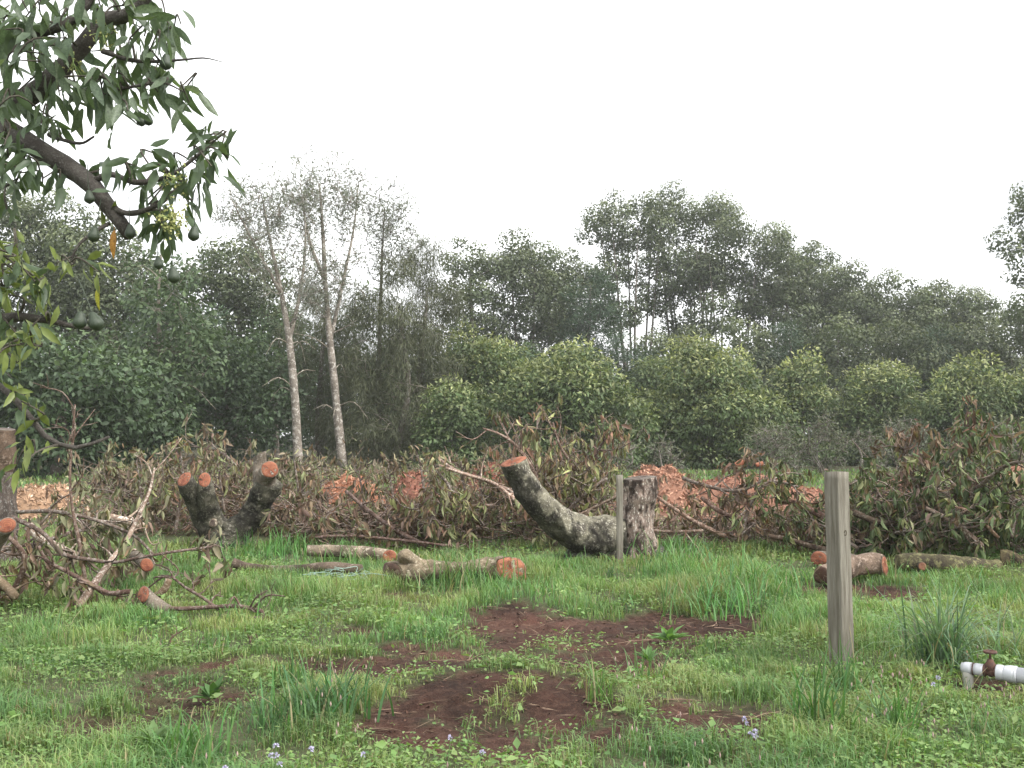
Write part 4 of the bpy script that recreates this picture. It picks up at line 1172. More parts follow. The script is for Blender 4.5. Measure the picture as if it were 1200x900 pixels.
# ------------------------------------------------------------------ wooden post
D = 6.77
a = G(987, 781); a[2] = H1(a[0], a[1]) - .15
topp = P(980, 553, a[1] + .02)
mb = MB()
box_post(mb, a, topp, .128, .122, R(35), 30, 3, .98, .10, .025)
root = thing('fence_post', 'square weathered wooden post standing alone at right', 'post', a)
mb.build('post', M['post'], root, a)
q = MB()
rs = np.random.default_rng(5)
for i in range(2):   # knots on the faces
    c = a * (1 - (.42 + .3 * i)) + topp * (.42 + .3 * i)
    nrm = np.array([-.82, -.57, 0]) if i == 0 else np.array([.57, -.82, 0])
    cc = c + nrm * .0605
    tt = np.arange(10) * 2 * math.pi / 10
    sdv = np.array([nrm[1], -nrm[0], 0])
    tube(q, cc + np.outer(np.cos(tt), sdv) * .012 + np.outer(np.sin(tt), [0, 0, 1]) * .018, .004, 5, (.5, .45, .4), .2, 60, i)
q.build('knot', M['post'], root, a, True)

# ------------------------------------------------------------------ irrigation pipe
zc = .12
def pp(px, py, z=zc):
    q = G(px, py); d = np.array([0, 0, CAMH]); return d + (q - d) * (CAMH - z) / CAMH
e0, e1 = pp(1128, 782), pp(1200, 792)
ax = unit(e1 - e0); LN = np.linalg.norm(e1 - e0)
base = e0.copy(); base[2] = 0
root = thing('irrigation_pipe', 'white plastic pipe with a rusty valve poking out of the grass', 'pipe', base)
def ring(s0, s1, r, nm, mat='pvc', col=(1, 1, 1), n=4, prof=None):
    q = MB(); t = np.linspace(s0, s1, n)
    rr = np.full(n, r) if prof is None else np.interp(np.linspace(0, 1, n), np.linspace(0, 1, len(prof)), prof)
    tube(q, e0 + np.outer(t, ax), rr, 24, col, 0)
    return q.build(nm, M[mat], root, base, True)
ring(-.005, .10, .032, 'pipe')
ring(.0, .055, .038, 'elbow_socket', prof=[.030, .037, .038, .038])
ring(.062, .068, .0395, 'clamp', 'rust')
ring(.075, .125, .0375, 'sleeve')
ring(.12, .215, .03, 'valve_body', 'rust', n=8, prof=[.036, .040, .028, .034, .034, .028, .04, .036])
ring(.20, .245, .047, 'coupling', n=8, prof=[.046, .048, .048, .044])
ring(.24, .305, .052, 'reducer', n=6, prof=[.044, .052, .052])
ring(.31, 1.9, .047, 'main_pipe', n=6)
ring(.302, .318, .0535, 'coupling_ring', n=4, prof=[.05, .0535, .0535, .05])
q = MB(); tube(q, *spline([e0 + ax * .03, e0 + ax * .03 + [0, 0, -.05], e0 + ax * .035 + [0.0, 0, -.14]], [.03, .032, .03], 10), 20, (.92, .86, .74)); q.build('down_pipe', M['pvc'], root, base, True)
vc = e0 + ax * .165
q = MB()
tube(q, [vc, vc + [0, 0, .045], vc + [0, 0, .06], vc + [0, 0, .075]], [.034, .032, .022, .016], 16); q.build('bonnet', M['rust'], root, base, True)
q = MB(); tube(q, [vc + [0, 0, .07], vc + [0, 0, .125]], [.008, .007], 8); q.build('stem', M['rust'], root, base, True)
q = MB(); hc = vc + [0, 0, .12]
tt = np.arange(17) * 2 * math.pi / 16
tube(q, np.c_[hc[0] + np.cos(tt) * .034, hc[1] + np.sin(tt) * .034, np.full(17, hc[2])], .0085, 6, caps=False)
for a_ in range(4):
    tube(q, [hc, hc + np.array([math.cos(a_ * 1.571), math.sin(a_ * 1.571), 0]) * .034], .006, 5)
q.build('handwheel', M['rust'], root, base, True)

def rock(label, c, r, seed):
    u = np.linspace(0, math.pi, 14); v = np.linspace(0, 2 * math.pi, 24)[:-1]
    U, Vv = np.meshgrid(u, v, indexing='ij')
    d = np.stack([np.sin(U) * np.cos(Vv), np.sin(U) * np.sin(Vv), np.cos(U)], -1).reshape(-1, 3)
    k = 1 + .16 * fbm(d[:, 0] * 1.5, d[:, 1] * 1.5, d[:, 2] * 1.5, seed, 3)
    Vt = d * k[:, None] * np.array(r) + c
    n = 23; i = np.arange(13)[:, None] * n; j = np.arange(n)[None]
    Q = np.stack([i + j, i + n + j, i + n + (j + 1) % n, i + (j + 1) % n], -1).reshape(-1, 4)
    mb = MB(); mb.add(Vt, Q)
    o = mb.build('rock', M['rock'], None, tuple(c), True)
    tag(o, label, 'rock')
rock('round brown stone behind the white pipe end', pp(1138, 776, .10) + [0, .16, 0], (.06, .05, .05), 1)
rock('brown stone in the grass left of the white pipe end', pp(1117, 789, .04) + [0, .08, 0], (.055, .05, .055), 2)

# ------------------------------------------------------------------ wood chip heaps
def chip_pile(label, px, py, wpx, hm, dm, c0, c1, seed, n=2600, tail=None):
    rs = np.random.default_rng(seed)
    b = G(px, py); b[2] = -.02
    D = b[1]; wx = wpx * D / FPX / 2
    root = thing('wood_chip_pile', label, 'wood chips', b)
    m = 22; uu = np.linspace(-1, 1, m)
    A, Bb = np.meshgrid(uu, uu)
    def hf(a, c):
        rr = np.sqrt(a * a + c * c)
        h = np.clip(1 - rr ** 2.2, 0, 1) ** .8
        return hm * h * (1 + .22 * fbm(a * 2 + seed, c * 2, None, seed, 3)) - .03
    mb = MB()
    V = np.c_[b[0] + A.ravel() * wx, b[1] + Bb.ravel() * dm, hf(A.ravel(), Bb.ravel())]
    i = (np.arange(m - 1)[:, None] * m + np.arange(m - 1)[None]).ravel()
    mb.add(V, np.stack([i, i + 1, i + m + 1, i + m], 1), None, np.array(c0) * .75)
    mb.build('mound', M['chip'], root, b)
    q = MB()
    a = rs.uniform(-1.12, 1.12, n); c = rs.uniform(-1.1, .6, n)
    z = np.maximum(hf(a, c), .0) + .01
    ctr = np.c_[b[0] + a * wx, b[1] + c * dm, z]
    f = rs.random((n, 1))
    cc = (np.array(c0) * (1 - f) + np.array(c1) * f) * rs.uniform(.4, 1.45, (n, 1))
    leaves(q, ctr, rs.normal(size=(n, 3)) * [1, 1, .8], rs.normal(size=(n, 3)) + [0, -.3, .6], rs.uniform(.05, .15, n), rs.uniform(.025, .06, n), cc, .15)
    q.build('chips', M['chip'], root, b, kind='stuff')
    return root
SAL, PNK, RED = (.46, .30, .195), (.58, .43, .32), (.37, .20, .14)
chip_pile('broad pale salmon wood chip heap at the left edge', 48, 604, 104, .62, .9, SAL, PNK, 1)
chip_pile('low pale tail of wood chips right of the broad salmon heap', 110, 606, 62, .15, .5, SAL, PNK, 2, 900)
chip_pile('tallest reddish wood chip heap right of the upright stump', 772, 592, 96, .82, 1.0, RED, (.55, .34, .24), 3, 3200)
chip_pile('small red chip heap in the middle of the brush', 482, 590, 50, .72, .5, (.32, .15, .11), RED, 4, 900)
chip_pile('low orange chip scatter left of the small red heap', 405, 592, 100, .68, .6, (.38, .17, .10), (.47, .31, .23), 5, 1200)
chip_pile('pinkish chip heap behind the leaning bare poles', 575, 580, 90, .8, .7, (.31, .12, .085), (.42, .25, .19), 6, 1500)
chip_pile('flat red chip heap at the right edge', 1182, 578, 110, .8, .8, RED, (.37, .17, .125), 7, 1600)
chip_pile('small orange chip heap behind the fork of the two-armed stump', 262, 596, 40, .42, .5, (.38, .17, .10), (.47, .26, .19), 8, 500)
chip_pile('flat red chip scatter behind the low heap left of the post', 880, 588, 200, .6, .9, RED, (.37, .17, .125), 9, 2400)
chip_pile('pinkish chip scatter behind the leafy heap right of the post', 1050, 585, 130, .42, .8, RED, (.42, .22, .17), 10, 2000)
# red chips and sawdust scattered over the ground under the heap
rs = np.random.default_rng(9)
n = 5000
x = rs.uniform(-9, 12, n); y = rs.uniform(15.5, 26, n)
k_ = chipmask(x, y) > rs.random(n)
x, y = x[k_], y[k_]; n = len(x)
q = MB()
f = rs.random((n, 1))
leaves(q, np.c_[x, y, hgt(x, y) + .02], rs.normal(size=(n, 3)) * [1, 1, .3], rs.normal(size=(n, 3)) * .5 + [0, 0, 1.0], rs.uniform(.05, .14, n), rs.uniform(.025, .06, n), (np.array(RED) * (1 - f) + np.array(SAL) * f) * rs.uniform(.6, 1.2, (n, 1)), .1)
q.build('scattered_chips', M['chip'], kind='stuff')

# tangled twine
rs = np.random.default_rng(3)
b = G(398, 682)
q = MB()
for i in range(10):
    x0 = b[0] + rs.uniform(-.4, .1); y0 = b[1] + rs.normal() * .1
    pts = [np.array([x0 + t * rs.uniform(.25, .5) , y0 + rs.normal() * .06, .05 + .10 * rs.random()]) for t in np.linspace(0, 1.2, 5)]
    tube(q, *spline(pts, [.004] * 5, 16), 4, caps=False)
o = q.build('twine', M['twine'], None, tuple(b)); tag(o, 'tangle of pale green twine lying on the grass below the dark limb', 'twine')

# ------------------------------------------------------------------ overhanging avocado tree
def clusters(px_list, d0, d1, rs):
    return [P(a, b, rs.uniform(d0, d1)) for a, b in px_list]
rs = np.random.default_rng(12)
tb = np.array([-4.6, 6.3, -.1])
root = thing('avocado_tree', 'overhanging avocado tree with green fruit entering from the left', 'tree', tb)
q = MB()
tube(q, *spline([tb, tb + [.05, 0, 1.0], tb + [-.1, 0, 2.0], tb + [0, 0, 3.2], tb + [.2, .1, 5.0]], [.24, .2, .18, .15, .07], 30), 18, (1.6, 1.5, 1.4), .1, 5, 3)
q.build('trunk', M['limb'], root, tb, True)
nodes, nrad = [], []
def alimb(path, r0, r1, nm='limb', n=30, cut=False):
    q = MB()
    pts = [p_ if isinstance(p_, np.ndarray) else P(*p_) for p_ in path]
    p, r = spline(pts, np.linspace(r0, r1, len(pts)), n)
    tube(q, p, r, 10, (1, 1, 1), .12, 14, len(nodes))
    nodes.extend(p[n // 5:]); nrad.extend(r[n // 5:])
    return q.build(nm, M['limb'], root, tb, True)
alimb([tb + [-.05, 0, 2.4], (-70, 118, 5.9), (-10, 142, 5.7), (20, 160, 5.6), (70, 190, 5.5), (105, 215, 5.45), (130, 245, 5.4), (153, 277, 5.4)], .085, .036)
alimb([tb + [0, 0, 2.6], (-70, 150, 5.9), (-20, 132, 5.8), (14, 122, 5.75), (43, 107, 5.7), (80, 73, 5.65), (102, 48, 5.6), (122, 23, 5.6), (150, 18, 5.55), (190, -30, 5.5)], .085, .03)
alimb([tb + [0, 0, 3.0], (-60, 60, 5.8), (0, 42, 5.7), (40, 40, 5.6), (90, 20, 5.6), (120, -30, 5.6)], .05, .02)
alimb([tb + [0, 0, 1.7], (-60, 392, 5.6), (0, 374, 5.4), (30, 372, 5.3), (60, 376, 5.3), (92, 384, 5.3), (118, 385, 5.3)], .045, .006)
alimb([tb + [0, 0, 1.6], (-60, 440, 5.6), (-10, 447, 5.5), (30, 482, 5.4), (58, 515, 5.4), (84, 525, 5.4), (108, 520, 5.4), (128, 512, 5.4)], .024, .008)
alimb([(58, 158, 5.6), (70, 163, 5.5), (95, 168, 5.5), (110, 160, 5.45)], .014, .006, 'twig', 14)
alimb([(105, 215, 5.45), (125, 205, 5.4), (165, 214, 5.3), (200, 205, 5.3), (228, 185, 5.3), (243, 172, 5.3)], .02, .007, 'twig', 20)
alimb([(125, 240, 5.4), (150, 250, 5.35), (185, 240, 5.3), (210, 225, 5.3), (225, 235, 5.3)], .02, .006, 'twig', 20)
alimb([(120, 60, 5.55), (150, 70, 5.5), (185, 72, 5.45), (215, 70, 5.45), (240, 68, 5.45), (262, 73, 5.45)], .014, .002, 'twig', 20)
alimb([(100, 105, 5.6), (130, 106, 5.5), (165, 100, 5.5), (195, 98, 5.45), (216, 108, 5.45)], .014, .004, 'twig', 20)
alimb([(-20, 300, 5.4), (5, 300, 5.3), (30, 320, 5.3), (48, 342, 5.3)], .012, .005, 'twig', 14)
alimb([(-20, 420, 5.3), (5, 410, 5.2), (20, 425, 5.2)], .012, .004, 'twig', 14)
alimb([(128, 262, 5.4), (110, 272, 5.35), (90, 290, 5.3), (80, 320, 5.3)], .012, .005, 'twig', 14)
UP = [(-20, 10), (15, 12), (45, 2), (70, 18), (100, -10), (118, 8), (150, 12), (165, 32), (183, 5), (195, 22), (206, 40), (212, 28), (20, 42), (45, 58), (75, 45), (92, 30),
      (130, 40), (150, 52), (175, 58), (195, 60), (12, 80), (35, 92), (60, 84), (90, 72), (110, 68), (140, 78), (165, 74), (188, 78), (15, 112), (40, 122), (70, 112), (100, 98),
      (125, 95), (148, 100), (195, 98), (214, 108), (222, 120), (62, 138), (95, 120), (112, 128), (122, 118), (150, 130), (165, 108), (185, 108), (-15, 60), (-20, 100), (-15, 140), (30, 20), (60, 65), (85, 95), (48, 145), (110, 30), (20, 130), (0, 25), (130, 15), (80, 10)]
LO = [(232, 162), (240, 172), (252, 165), (258, 178), (248, 195), (268, 185), (240, 205), (115, 196), (138, 190), (160, 195), (185, 192), (200, 212), (214, 222), (222, 240),
      (178, 222), (195, 250), (205, 268), (175, 262), (188, 272), (200, 280), (182, 180), (210, 200), (232, 222), (195, 230), (165, 240), (6, 160), (10, 185), (32, 182), (70, 208), (25, 200), (-10, 190)]
LOW = [(66, 308), (85, 310), (115, 318), (42, 330), (122, 256), (-5, 290), (12, 306), (22, 325), (40, 345), (5, 345), (52, 372), (18, 405), (8, 425), (30, 405), (-8, 330), (28, 545, ), (25, 470), (-10, 370)]
UP += [(a + rs.uniform(-12, 12), b + rs.uniform(-12, 12)) for a, b in UP if a < 200 and rs.random() < .6]
UP += [(a, b) for a, b in [(5, 170), (-5, 200), (18, 215), (35, 205), (-10, 230), (8, 245), (50, 215), (28, 185)]]
LOW += [(a + rs.uniform(-14, 12), b + rs.uniform(-16, 16)) for _ in range(2) for a, b in LOW if a < 60]
anchors = []
nd = np.array(nodes); nr = np.array(nrad)
for L_, dr_ in ((UP, (5.2, 6.0)), (LO, (5.1, 5.6)), (LOW, (5.0, 5.5))):
    for (a, b) in L_:
        t = P(a, b, rs.uniform(*dr_))
        i = int(np.argmin(np.linalg.norm(nd - t, axis=1) + .5 * np.maximum(0, nd[:, 2] - t[2] - .1)))
        s0 = nd[i]; ln = np.linalg.norm(t - s0)
        mid = (s0 + t) / 2 + rs.normal(size=3) * .04 + [0, 0, .05]
        p, r = spline([s0, mid, t], [min(.011, nr[i] * .8), .006, .004], 8)
        tw = MB(); tube(tw, p, r, 5, (1.1, 1.1, 1.0), 0, 1, 0, False); tw.build('twig', M['limb'], root, tb, True)
        nd = np.concatenate([nd, p[4:7]]); nr = np.concatenate([nr, r[4:7]])
        anchors.append((t, unit(t - mid), 0 if L_ is UP else (1 if L_ is LO else 2)))

def leaf_mesh(seed, col, Ln=1.0, Wd=.3, curl=.12, fold=.2):
    rs = np.random.default_rng(seed)
    q = MB(); n = 6
    V, C = [], []
    bw = rs.uniform(-.05, .05)
    for i in range(n + 1):
        t = i / n
        wv = Wd * .5 * (math.sin(math.pi * min(t * .93 + .06, 1)) ** .8) * (1 - .25 * t)
        if i == n: wv = .004
        z = -curl * t * t
        ys_ = bw * math.sin(t * 3)
        e = fold * wv * (1 + .3 * rs.normal())
        for sx, zz in ((-1, e), (0, 0), (1, e)):
            V.append((sx * wv + ys_, t * Ln, z + zz)); C.append(np.array(col) * (1.25 if sx == 0 else rs.uniform(.88, 1.1)))
    Q = []
    for i in range(n):
        for j in range(2):
            a = i * 3 + j
            Q.append((a, a + 1, a + 4, a + 3))
    q.add(V, Q, None, np.array(C))
    tube(q, [(0, -.12, .02), (0, 0, 0)], [.009, .009], 4, np.array(col) * 1.2, caps=False)
    return q.mesh('leaf', M['avoleaf'], (0, 0, 0), True)
LG = [leaf_mesh(1, (.095, .13, .085), Wd=.33), leaf_mesh(2, (.11, .15, .09), Wd=.37), leaf_mesh(3, (.125, .165, .105), Wd=.29, curl=.2), leaf_mesh(4, (.08, .115, .07), curl=.3, Wd=.35), leaf_mesh(5, (.145, .18, .125), Wd=.33, curl=.08, fold=.5)]
LY = [leaf_mesh(6, (.19, .23, .08)), leaf_mesh(7, (.25, .265, .085), Wd=.33), leaf_mesh(8, (.15, .20, .07))]
LX = leaf_mesh(9, (.34, .17, .045), Wd=.26, curl=.25)
LYL = leaf_mesh(10, (.33, .31, .05), Wd=.28, curl=.2)
count = 0
extra = MB()
def put_leaf(me, at, d, nrm, ln, name='leaf'):
    y = unit(np.array(d, float)); x = unit(np.cross(y, nrm)); z = np.cross(x, y)
    o = link(name, me, root)
    m = Matrix.Identity(4)
    for i in range(3):
        m[i][0], m[i][1], m[i][2], m[i][3] = x[i] * ln, y[i] * ln, z[i] * ln, at[i] - tb[i]
    o.matrix_basis = m
    return o
jobs = []
for (t, d, zone) in anchors:
    m = {0: 5, 1: 6, 2: 6}[zone]
    for i in range(m):
        dd = d * .5 + rs.normal(size=3) * .55 + np.array([0, 0, -.75 if rs.random() < .8 else .15])
        at = t + rs.normal(size=3) * .035 - d * rs.uniform(0, .1)
        jobs.append((at, dd, unit(rs.normal(size=3) * .7 + [0, -.4, .5]), rs.uniform(.10, .195) * (1.0 if zone < 2 else .75), zone))
vis = [j for j in jobs if j[0][0] > -.56 * j[0][1]]
rest = [j for j in jobs if not j[0][0] > -.56 * j[0][1]]
rs.shuffle(vis) if False else None
for i, (at, dd, nn_, ln, zone) in enumerate(vis):
    me = (LG if zone < 2 else (LG + LY * 2))[rs.integers(5 if zone < 2 else 11)]
    if i < 297: put_leaf(me, at, dd, nn_, ln)
    else: rest.append((at, dd, nn_, ln, zone))
put_leaf(LX, P(134, 270, 5.3), (.02, -.1, -1), (0.3, -1, .1), .15)['label'] = 'single orange brown leaf'
put_leaf(LYL, P(116, 335, 5.2), (-.05, -.1, -1), (-0.4, -1, .1), .13)['label'] = 'yellow leaf with brown edge'
for (at, dd, nn_, ln, zone) in rest:
    c = np.array([.10, .14, .085]) if zone < 2 or rs.random() < .4 else np.array([.19, .23, .08])
    leaves(extra, at[None], np.array(dd)[None], nn_[None], ln, ln * .3, c * rs.uniform(.8, 1.2), .2, .15, hi=True)
# leaves out of the picture on the tree's own side
na = 500
at = tb + np.array([-.3, 0, 3.6]) + unit(rs.normal(size=(na, 3))) * rs.uniform(.5, 1.0, (na, 1)) * [1.3, 1.6, 1.3]
at = at[at[:, 0] < -.60 * at[:, 1]]
dd = rs.normal(size=(len(at), 3)); dd[:, 2] -= 1
leaves(extra, at, dd, rs.normal(size=(len(at), 3)), .17, .05, np.array([.06, .095, .045]) * rs.uniform(.8, 1.2, (len(at), 1)), .2, .15, hi=True)
extra.build('leaves', M['avoleaf'], root, tb, kind='stuff')

def fruit_mesh():
    q = MB(); t = np.linspace(0, 1, 14)
    r = np.array([.01, .17, .24, .28, .32, .36, .41, .45, .47, .47, .44, .36, .22, .004]) * .74
    tube(q, np.c_[np.zeros(14), np.zeros(14), -t], r, 16, (1, 1, 1), .03, 6, 2, False)
    tube(q, [(0, 0, 0), (.03, 0, .35), (.0, .05, 1.7)], [.035, .025, .025], 5, (1.2, 1.5, 1), caps=False)
    return q.mesh('fruit', M['fruit'], (0, 0, 0), True)
FM = fruit_mesh()
for i, (a, b, d, s) in enumerate([(195, 62, 5.4, 20), (174, 133, 5.35, 15), (104, 222, 5.3, 17), (112, 265, 5.25, 19), (228, 264, 5.2, 19), (202, 312, 5.2, 20), (185, 300, 5.2, 16), (95, 364, 5.1, 22), (107, 365, 5.08, 24), (160, 128, 5.5, 16), (165, 132, 5.45, 16), (152, 262, 5.3, 18)]):
    o = link('fruit', FM, root, P(a, b, d) - tb)
    s_ = 1.03 * s * d / FPX
    o.scale = (s_, s_, s_); o.rotation_euler = (rs.normal() * .12, rs.normal() * .12 + (.35 if i == 8 else 0) * -1, rs.uniform(0, 6))
for (a, b, d, n_) in [(200, 258, 5.1, 150), (203, 214, 5.15, 60), (120, 42, 5.4, 40), (86, 78, 5.5, 30)]:
    q = MB(); c = P(a, b, d)
    pts = c + rs.normal(size=(n_, 3)) * [.035, .035, .04]
    leaves(q, pts, rs.normal(size=(n_, 3)), rs.normal(size=(n_, 3)), .016, .014, np.array([.45, .45, .18]) * rs.uniform(.7, 1.2, (n_, 1)), .3)
    leaves(q, pts, rs.normal(size=(n_, 3)), rs.normal(size=(n_, 3)), .016, .014, np.array([.38, .42, .16]) * rs.uniform(.7, 1.2, (n_, 1)), .3)
    for i in range(10): tube(q, [c + [0, 0, .02], pts[i]], [.003, .002], 3, (.3, .4, .15), caps=False)
    q.build('flower_cluster', M['flower'], root, tb, kind='stuff')

# ------------------------------------------------------------------ grass
rs = np.random.default_rng(21)
def scatter(n, y0, y1, widen=1.12, extra=1.9):
    """uniform over the ground strip the camera can see (with a margin to both sides)"""
    u = rs.random(n)
    y = np.sqrt(y0 * y0 + u * (y1 * y1 - y0 * y0))
    x = rs.uniform(-1, 1, n) * (.522 * widen * y + extra)
    return x, y
def tall(x, y):
    """0..1 patches of taller lusher grass"""
    m = np.clip(fbm(x * .8, y * .8, None, 31, 3) * .9 + .3, 0, 1)
    for (a, b, rx, ry, s) in [(830, 680, 95, 30, 1.0), (620, 670, 70, 12, .6), (380, 835, 90, 35, .7), (60, 760, 140, 60, .75), (985, 860, 90, 45, .6), (60, 860, 120, 50, .7), (1170, 860, 60, 40, .4), (690, 665, 60, 10, .7), (330, 640, 60, 8, .7)]:
        c = G(a, b); d = c[1]; q = ((x - c[0]) / (rx * d / FPX)) ** 2 + ((y - c[1]) / (abs(G(a, b - ry)[1] - G(a, b + ry)[1]) / 2)) ** 2
        m = np.maximum(m, s * np.clip(1.3 - q, 0, 1))
    for (a, b, rx, ry, s) in [(1130, 730, 120, 30, .9), (760, 785, 130, 25, .5), (480, 735, 120, 30, .4), (350, 678, 110, 14, .85), (520, 690, 90, 10, .6), (240, 690, 120, 20, .5), (710, 662, 70, 10, .9), (1110, 676, 110, 9, .9), (1110, 792, 60, 18, .85), (215, 716, 100, 13, .9), (560, 740, 330, 42, .75), (330, 730, 160, 25, .5)]:   # short mown-looking parts
        c = G(a, b); d = c[1]; q = ((x - c[0]) / (rx * d / FPX)) ** 2 + ((y - c[1]) / (abs(G(a, b - ry)[1] - G(a, b + ry)[1]) / 2)) ** 2
        m = m * (1 - s * np.clip(1.2 - q, 0, 1))
    return np.clip(m, 0, 1)
def blocked(x, y):
    return (y > 14.6) & (y < 16.5) & (x > -6.5)
def grass_field(name, n, y0, y1, wd, l0, l1, keep=1.0):
    x, y = scatter(n, y0, y1)
    s = soil(x, y); t = tall(x, y)
    cl_ = fbm(x * 3.4, y * 3.4, None, 41, 3); clump = np.clip(cl_ * 1.0 + .62, .22, 1)
    k = (rs.random(n) > s * 1.06) & (rs.random(n) < clump) & ~blocked(x, y) & (rs.random(n) > .9 * chipmask(x, y))
    x, y, t, s, cl_ = x[k], y[k], t[k], s[k], cl_[k]; n = len(x)
    t = np.clip(t + .45 * np.clip(cl_ * 1.4, -.6, 1), 0, 1.25)
    z = hgt(x, y) - .005
    hue = fbm(x * 1.3, y * 1.3, None, 51, 3) * 1.1 + .4 * rs.normal(size=n)
    c0, c1, c2 = np.array([.17, .275, .09]), np.array([.29, .335, .135]), np.array([.125, .245, .092])
    a = np.clip(hue, 0, 1)[:, None]; b = np.clip(-hue, 0, 1)[:, None]
    col = c0 * (1 - a) * (1 - b) + c1 * a + c2 * b
    dry = rs.random(n) < .075
    col[dry] = np.array([.30, .25, .14]) * rs.uniform(.6, 1.1, (dry.sum(), 1))
    col *= rs.uniform(.75, 1.25, (n, 1))
    ln = (l0 + (l1 - l0) * t) * rs.uniform(.5, 1.3, n) * (1 - .6 * s)
    q = MB()
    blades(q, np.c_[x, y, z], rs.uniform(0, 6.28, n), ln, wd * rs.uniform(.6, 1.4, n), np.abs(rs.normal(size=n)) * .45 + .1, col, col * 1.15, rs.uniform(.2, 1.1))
    q.build(name, M['grass'], kind='stuff')
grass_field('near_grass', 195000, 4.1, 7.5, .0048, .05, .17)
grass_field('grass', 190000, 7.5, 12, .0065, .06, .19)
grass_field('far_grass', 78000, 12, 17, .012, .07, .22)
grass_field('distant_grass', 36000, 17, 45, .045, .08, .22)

# small broad leaved weeds between the grass
def weeds(name, n, y0, y1, size):
    x, y = scatter(n, y0, y1)
    s = soil(x, y); c = np.clip(fbm(x * 1.7, y * 1.7, None, 61, 3) * 1.2 + .35, .05, 1)
    k = (rs.random(n) < c) & (rs.random(n) > s * .97) & ~blocked(x, y)
    x, y = x[k], y[k]; n = len(x)
    q = MB()
    z = hgt(x, y) + rs.uniform(.015, .09, n)
    f = rs.random((n, 1))
    col = (np.array([.145, .27, .085]) * (1 - f) + np.array([.25, .335, .125]) * f) * rs.uniform(.7, 1.2, (n, 1))
    d = rs.normal(size=(n, 3)); d[:, 2] = rs.uniform(-.25, .55, n)
    leaves(q, np.c_[x, y, z], d, rs.normal(size=(n, 3)) * .4 + [0, 0, 1.0], size * rs.uniform(.5, 1.4, n), size * .55 * rs.uniform(.7, 1.3, n), col, .12, .1)
    q.build(name, M['grass'], kind='stuff')
weeds('low_weeds', 78000, 4.1, 8, .03)
weeds('weeds', 50000, 8, 14, .045)
weeds('broad_weeds', 9000, 4.1, 10, .065)
# clumps of coarser grass all over
q = MB()
cx, cy = scatter(420, 4.2, 14.2)
k = (soil(cx, cy) < .55) & (rs.random(420) < .35 + tall(cx, cy))
for x0, y0 in zip(cx[k], cy[k]):
    n = int(rs.integers(14, 46)); z0 = H1(x0, y0) - .01
    sp_ = rs.uniform(.03, .12)
    base = np.c_[x0 + rs.normal(size=n) * sp_, y0 + rs.normal(size=n) * sp_, np.full(n, z0)]
    c = np.array([[.10, .20, .07], [.15, .24, .085], [.20, .26, .12], [.085, .17, .075]][rs.integers(4)]) * rs.uniform(.7, 1.3, (n, 1))
    c[rs.random(n) < .08] = (.32, .27, .17)
    arcs(q, base, rs.uniform(0, 6.28, n), rs.uniform(.12, .34) * rs.uniform(.5, 1.2, n), rs.uniform(.006, .011) * rs.uniform(.7, 1.2, n), np.clip(1.3 + rs.normal(size=n) * .25, .4, 1.55), rs.uniform(.6, 1.9) * rs.uniform(.4, 1.2, n), c, 4)
q.build('grass_clumps', M['grass'], kind='stuff')

# pinkish seed heads over the near grass
n = 900
x, y = scatter(n, 4.2, 6.6)
t = fbm(x * 1.3, y * 1.3, None, 71, 2)
k = (t > -.1) & (soil(x, y) < .5) & (x > -1.5); x, y = x[k], y[k]; n = len(x)
q = MB(); h = rs.uniform(.10, .2, n); z = hgt(x, y)
for i in range(n):
    a = np.array([x[i], y[i], z[i]]); b = a + [rs.normal() * .03, rs.normal() * .03, h[i]]
    tube(q, [a, b], [.0012, .001], 3, (.15, .2, .08), caps=False)
    tube(q, [b, b + [0, 0, .012], b + [0, 0, .026]], [.002, .005, .001], 4, np.array([.42, .30, .27]) * rs.uniform(.7, 1.2), caps=False)
q.build('seed_heads', M['flower'], kind='stuff')

# crumbs, straw and twigs on the bare earth
n = 26000
x, y = scatter(n, 4.3, 12.5)
k = soil(x, y) > .35 + .3 * rs.random(n); x, y = x[k], y[k]; n = len(x)
q = MB(); f = rs.random((n, 1))
col = (np.array([.05, .032, .026]) * (1 - f) + np.array([.15, .088, .066]) * f)
lit = fbm(x * .9, y * .9, None, 91, 3)[:, None] * .25
leaves(q, np.c_[x, y, hgt(x, y) + .003], rs.normal(size=(n, 3)) * [1, 1, .35], rs.normal(size=(n, 3)) * .5 + [0, 0, 1.0], .012 + .05 * rs.random(n) ** 3, .008 + .03 * rs.random(n) ** 3, col * (1 + lit), .2)
m_ = n // 5
col = np.array([.36, .27, .19]) * rs.uniform(.35, 1.25, (m_, 1))
leaves(q, np.c_[x[:m_], y[:m_], hgt(x[:m_], y[:m_]) + .012], rs.normal(size=(m_, 3)) * [1, .6, .12], np.array([[0, 0, 1.0]]) + rs.normal(size=(m_, 3)) * .2, rs.uniform(.04, .17, m_), rs.uniform(.003, .008, m_), col, .1)
for i in range(110):
    a_, b_ = rs.uniform(400, 920), 712 + 140 * rs.random() ** 2
    c_ = G(a_, b_)
    if soil(c_[:1], c_[1:2])[0] < .3: continue
    th = rs.normal() * .9; l = rs.uniform(.05, .32); p0 = np.array([c_[0], c_[1], H1(c_[0], c_[1]) + .012])
    p1 = p0 + l * np.array([math.cos(th), math.sin(th), 0]); p1[2] = H1(p1[0], p1[1]) + .014
    tube(q, [p0, (p0 + p1) / 2 + rs.normal(size=3) * [.02, .02, .006] + [0, 0, .01], p1], [rs.uniform(.0015, .005), .003, .0015], 5, np.array([.27, .19, .145]) * rs.uniform(.3, 1.3), caps=False)
q.build('soil_litter', M['soilbit'], kind='stuff')

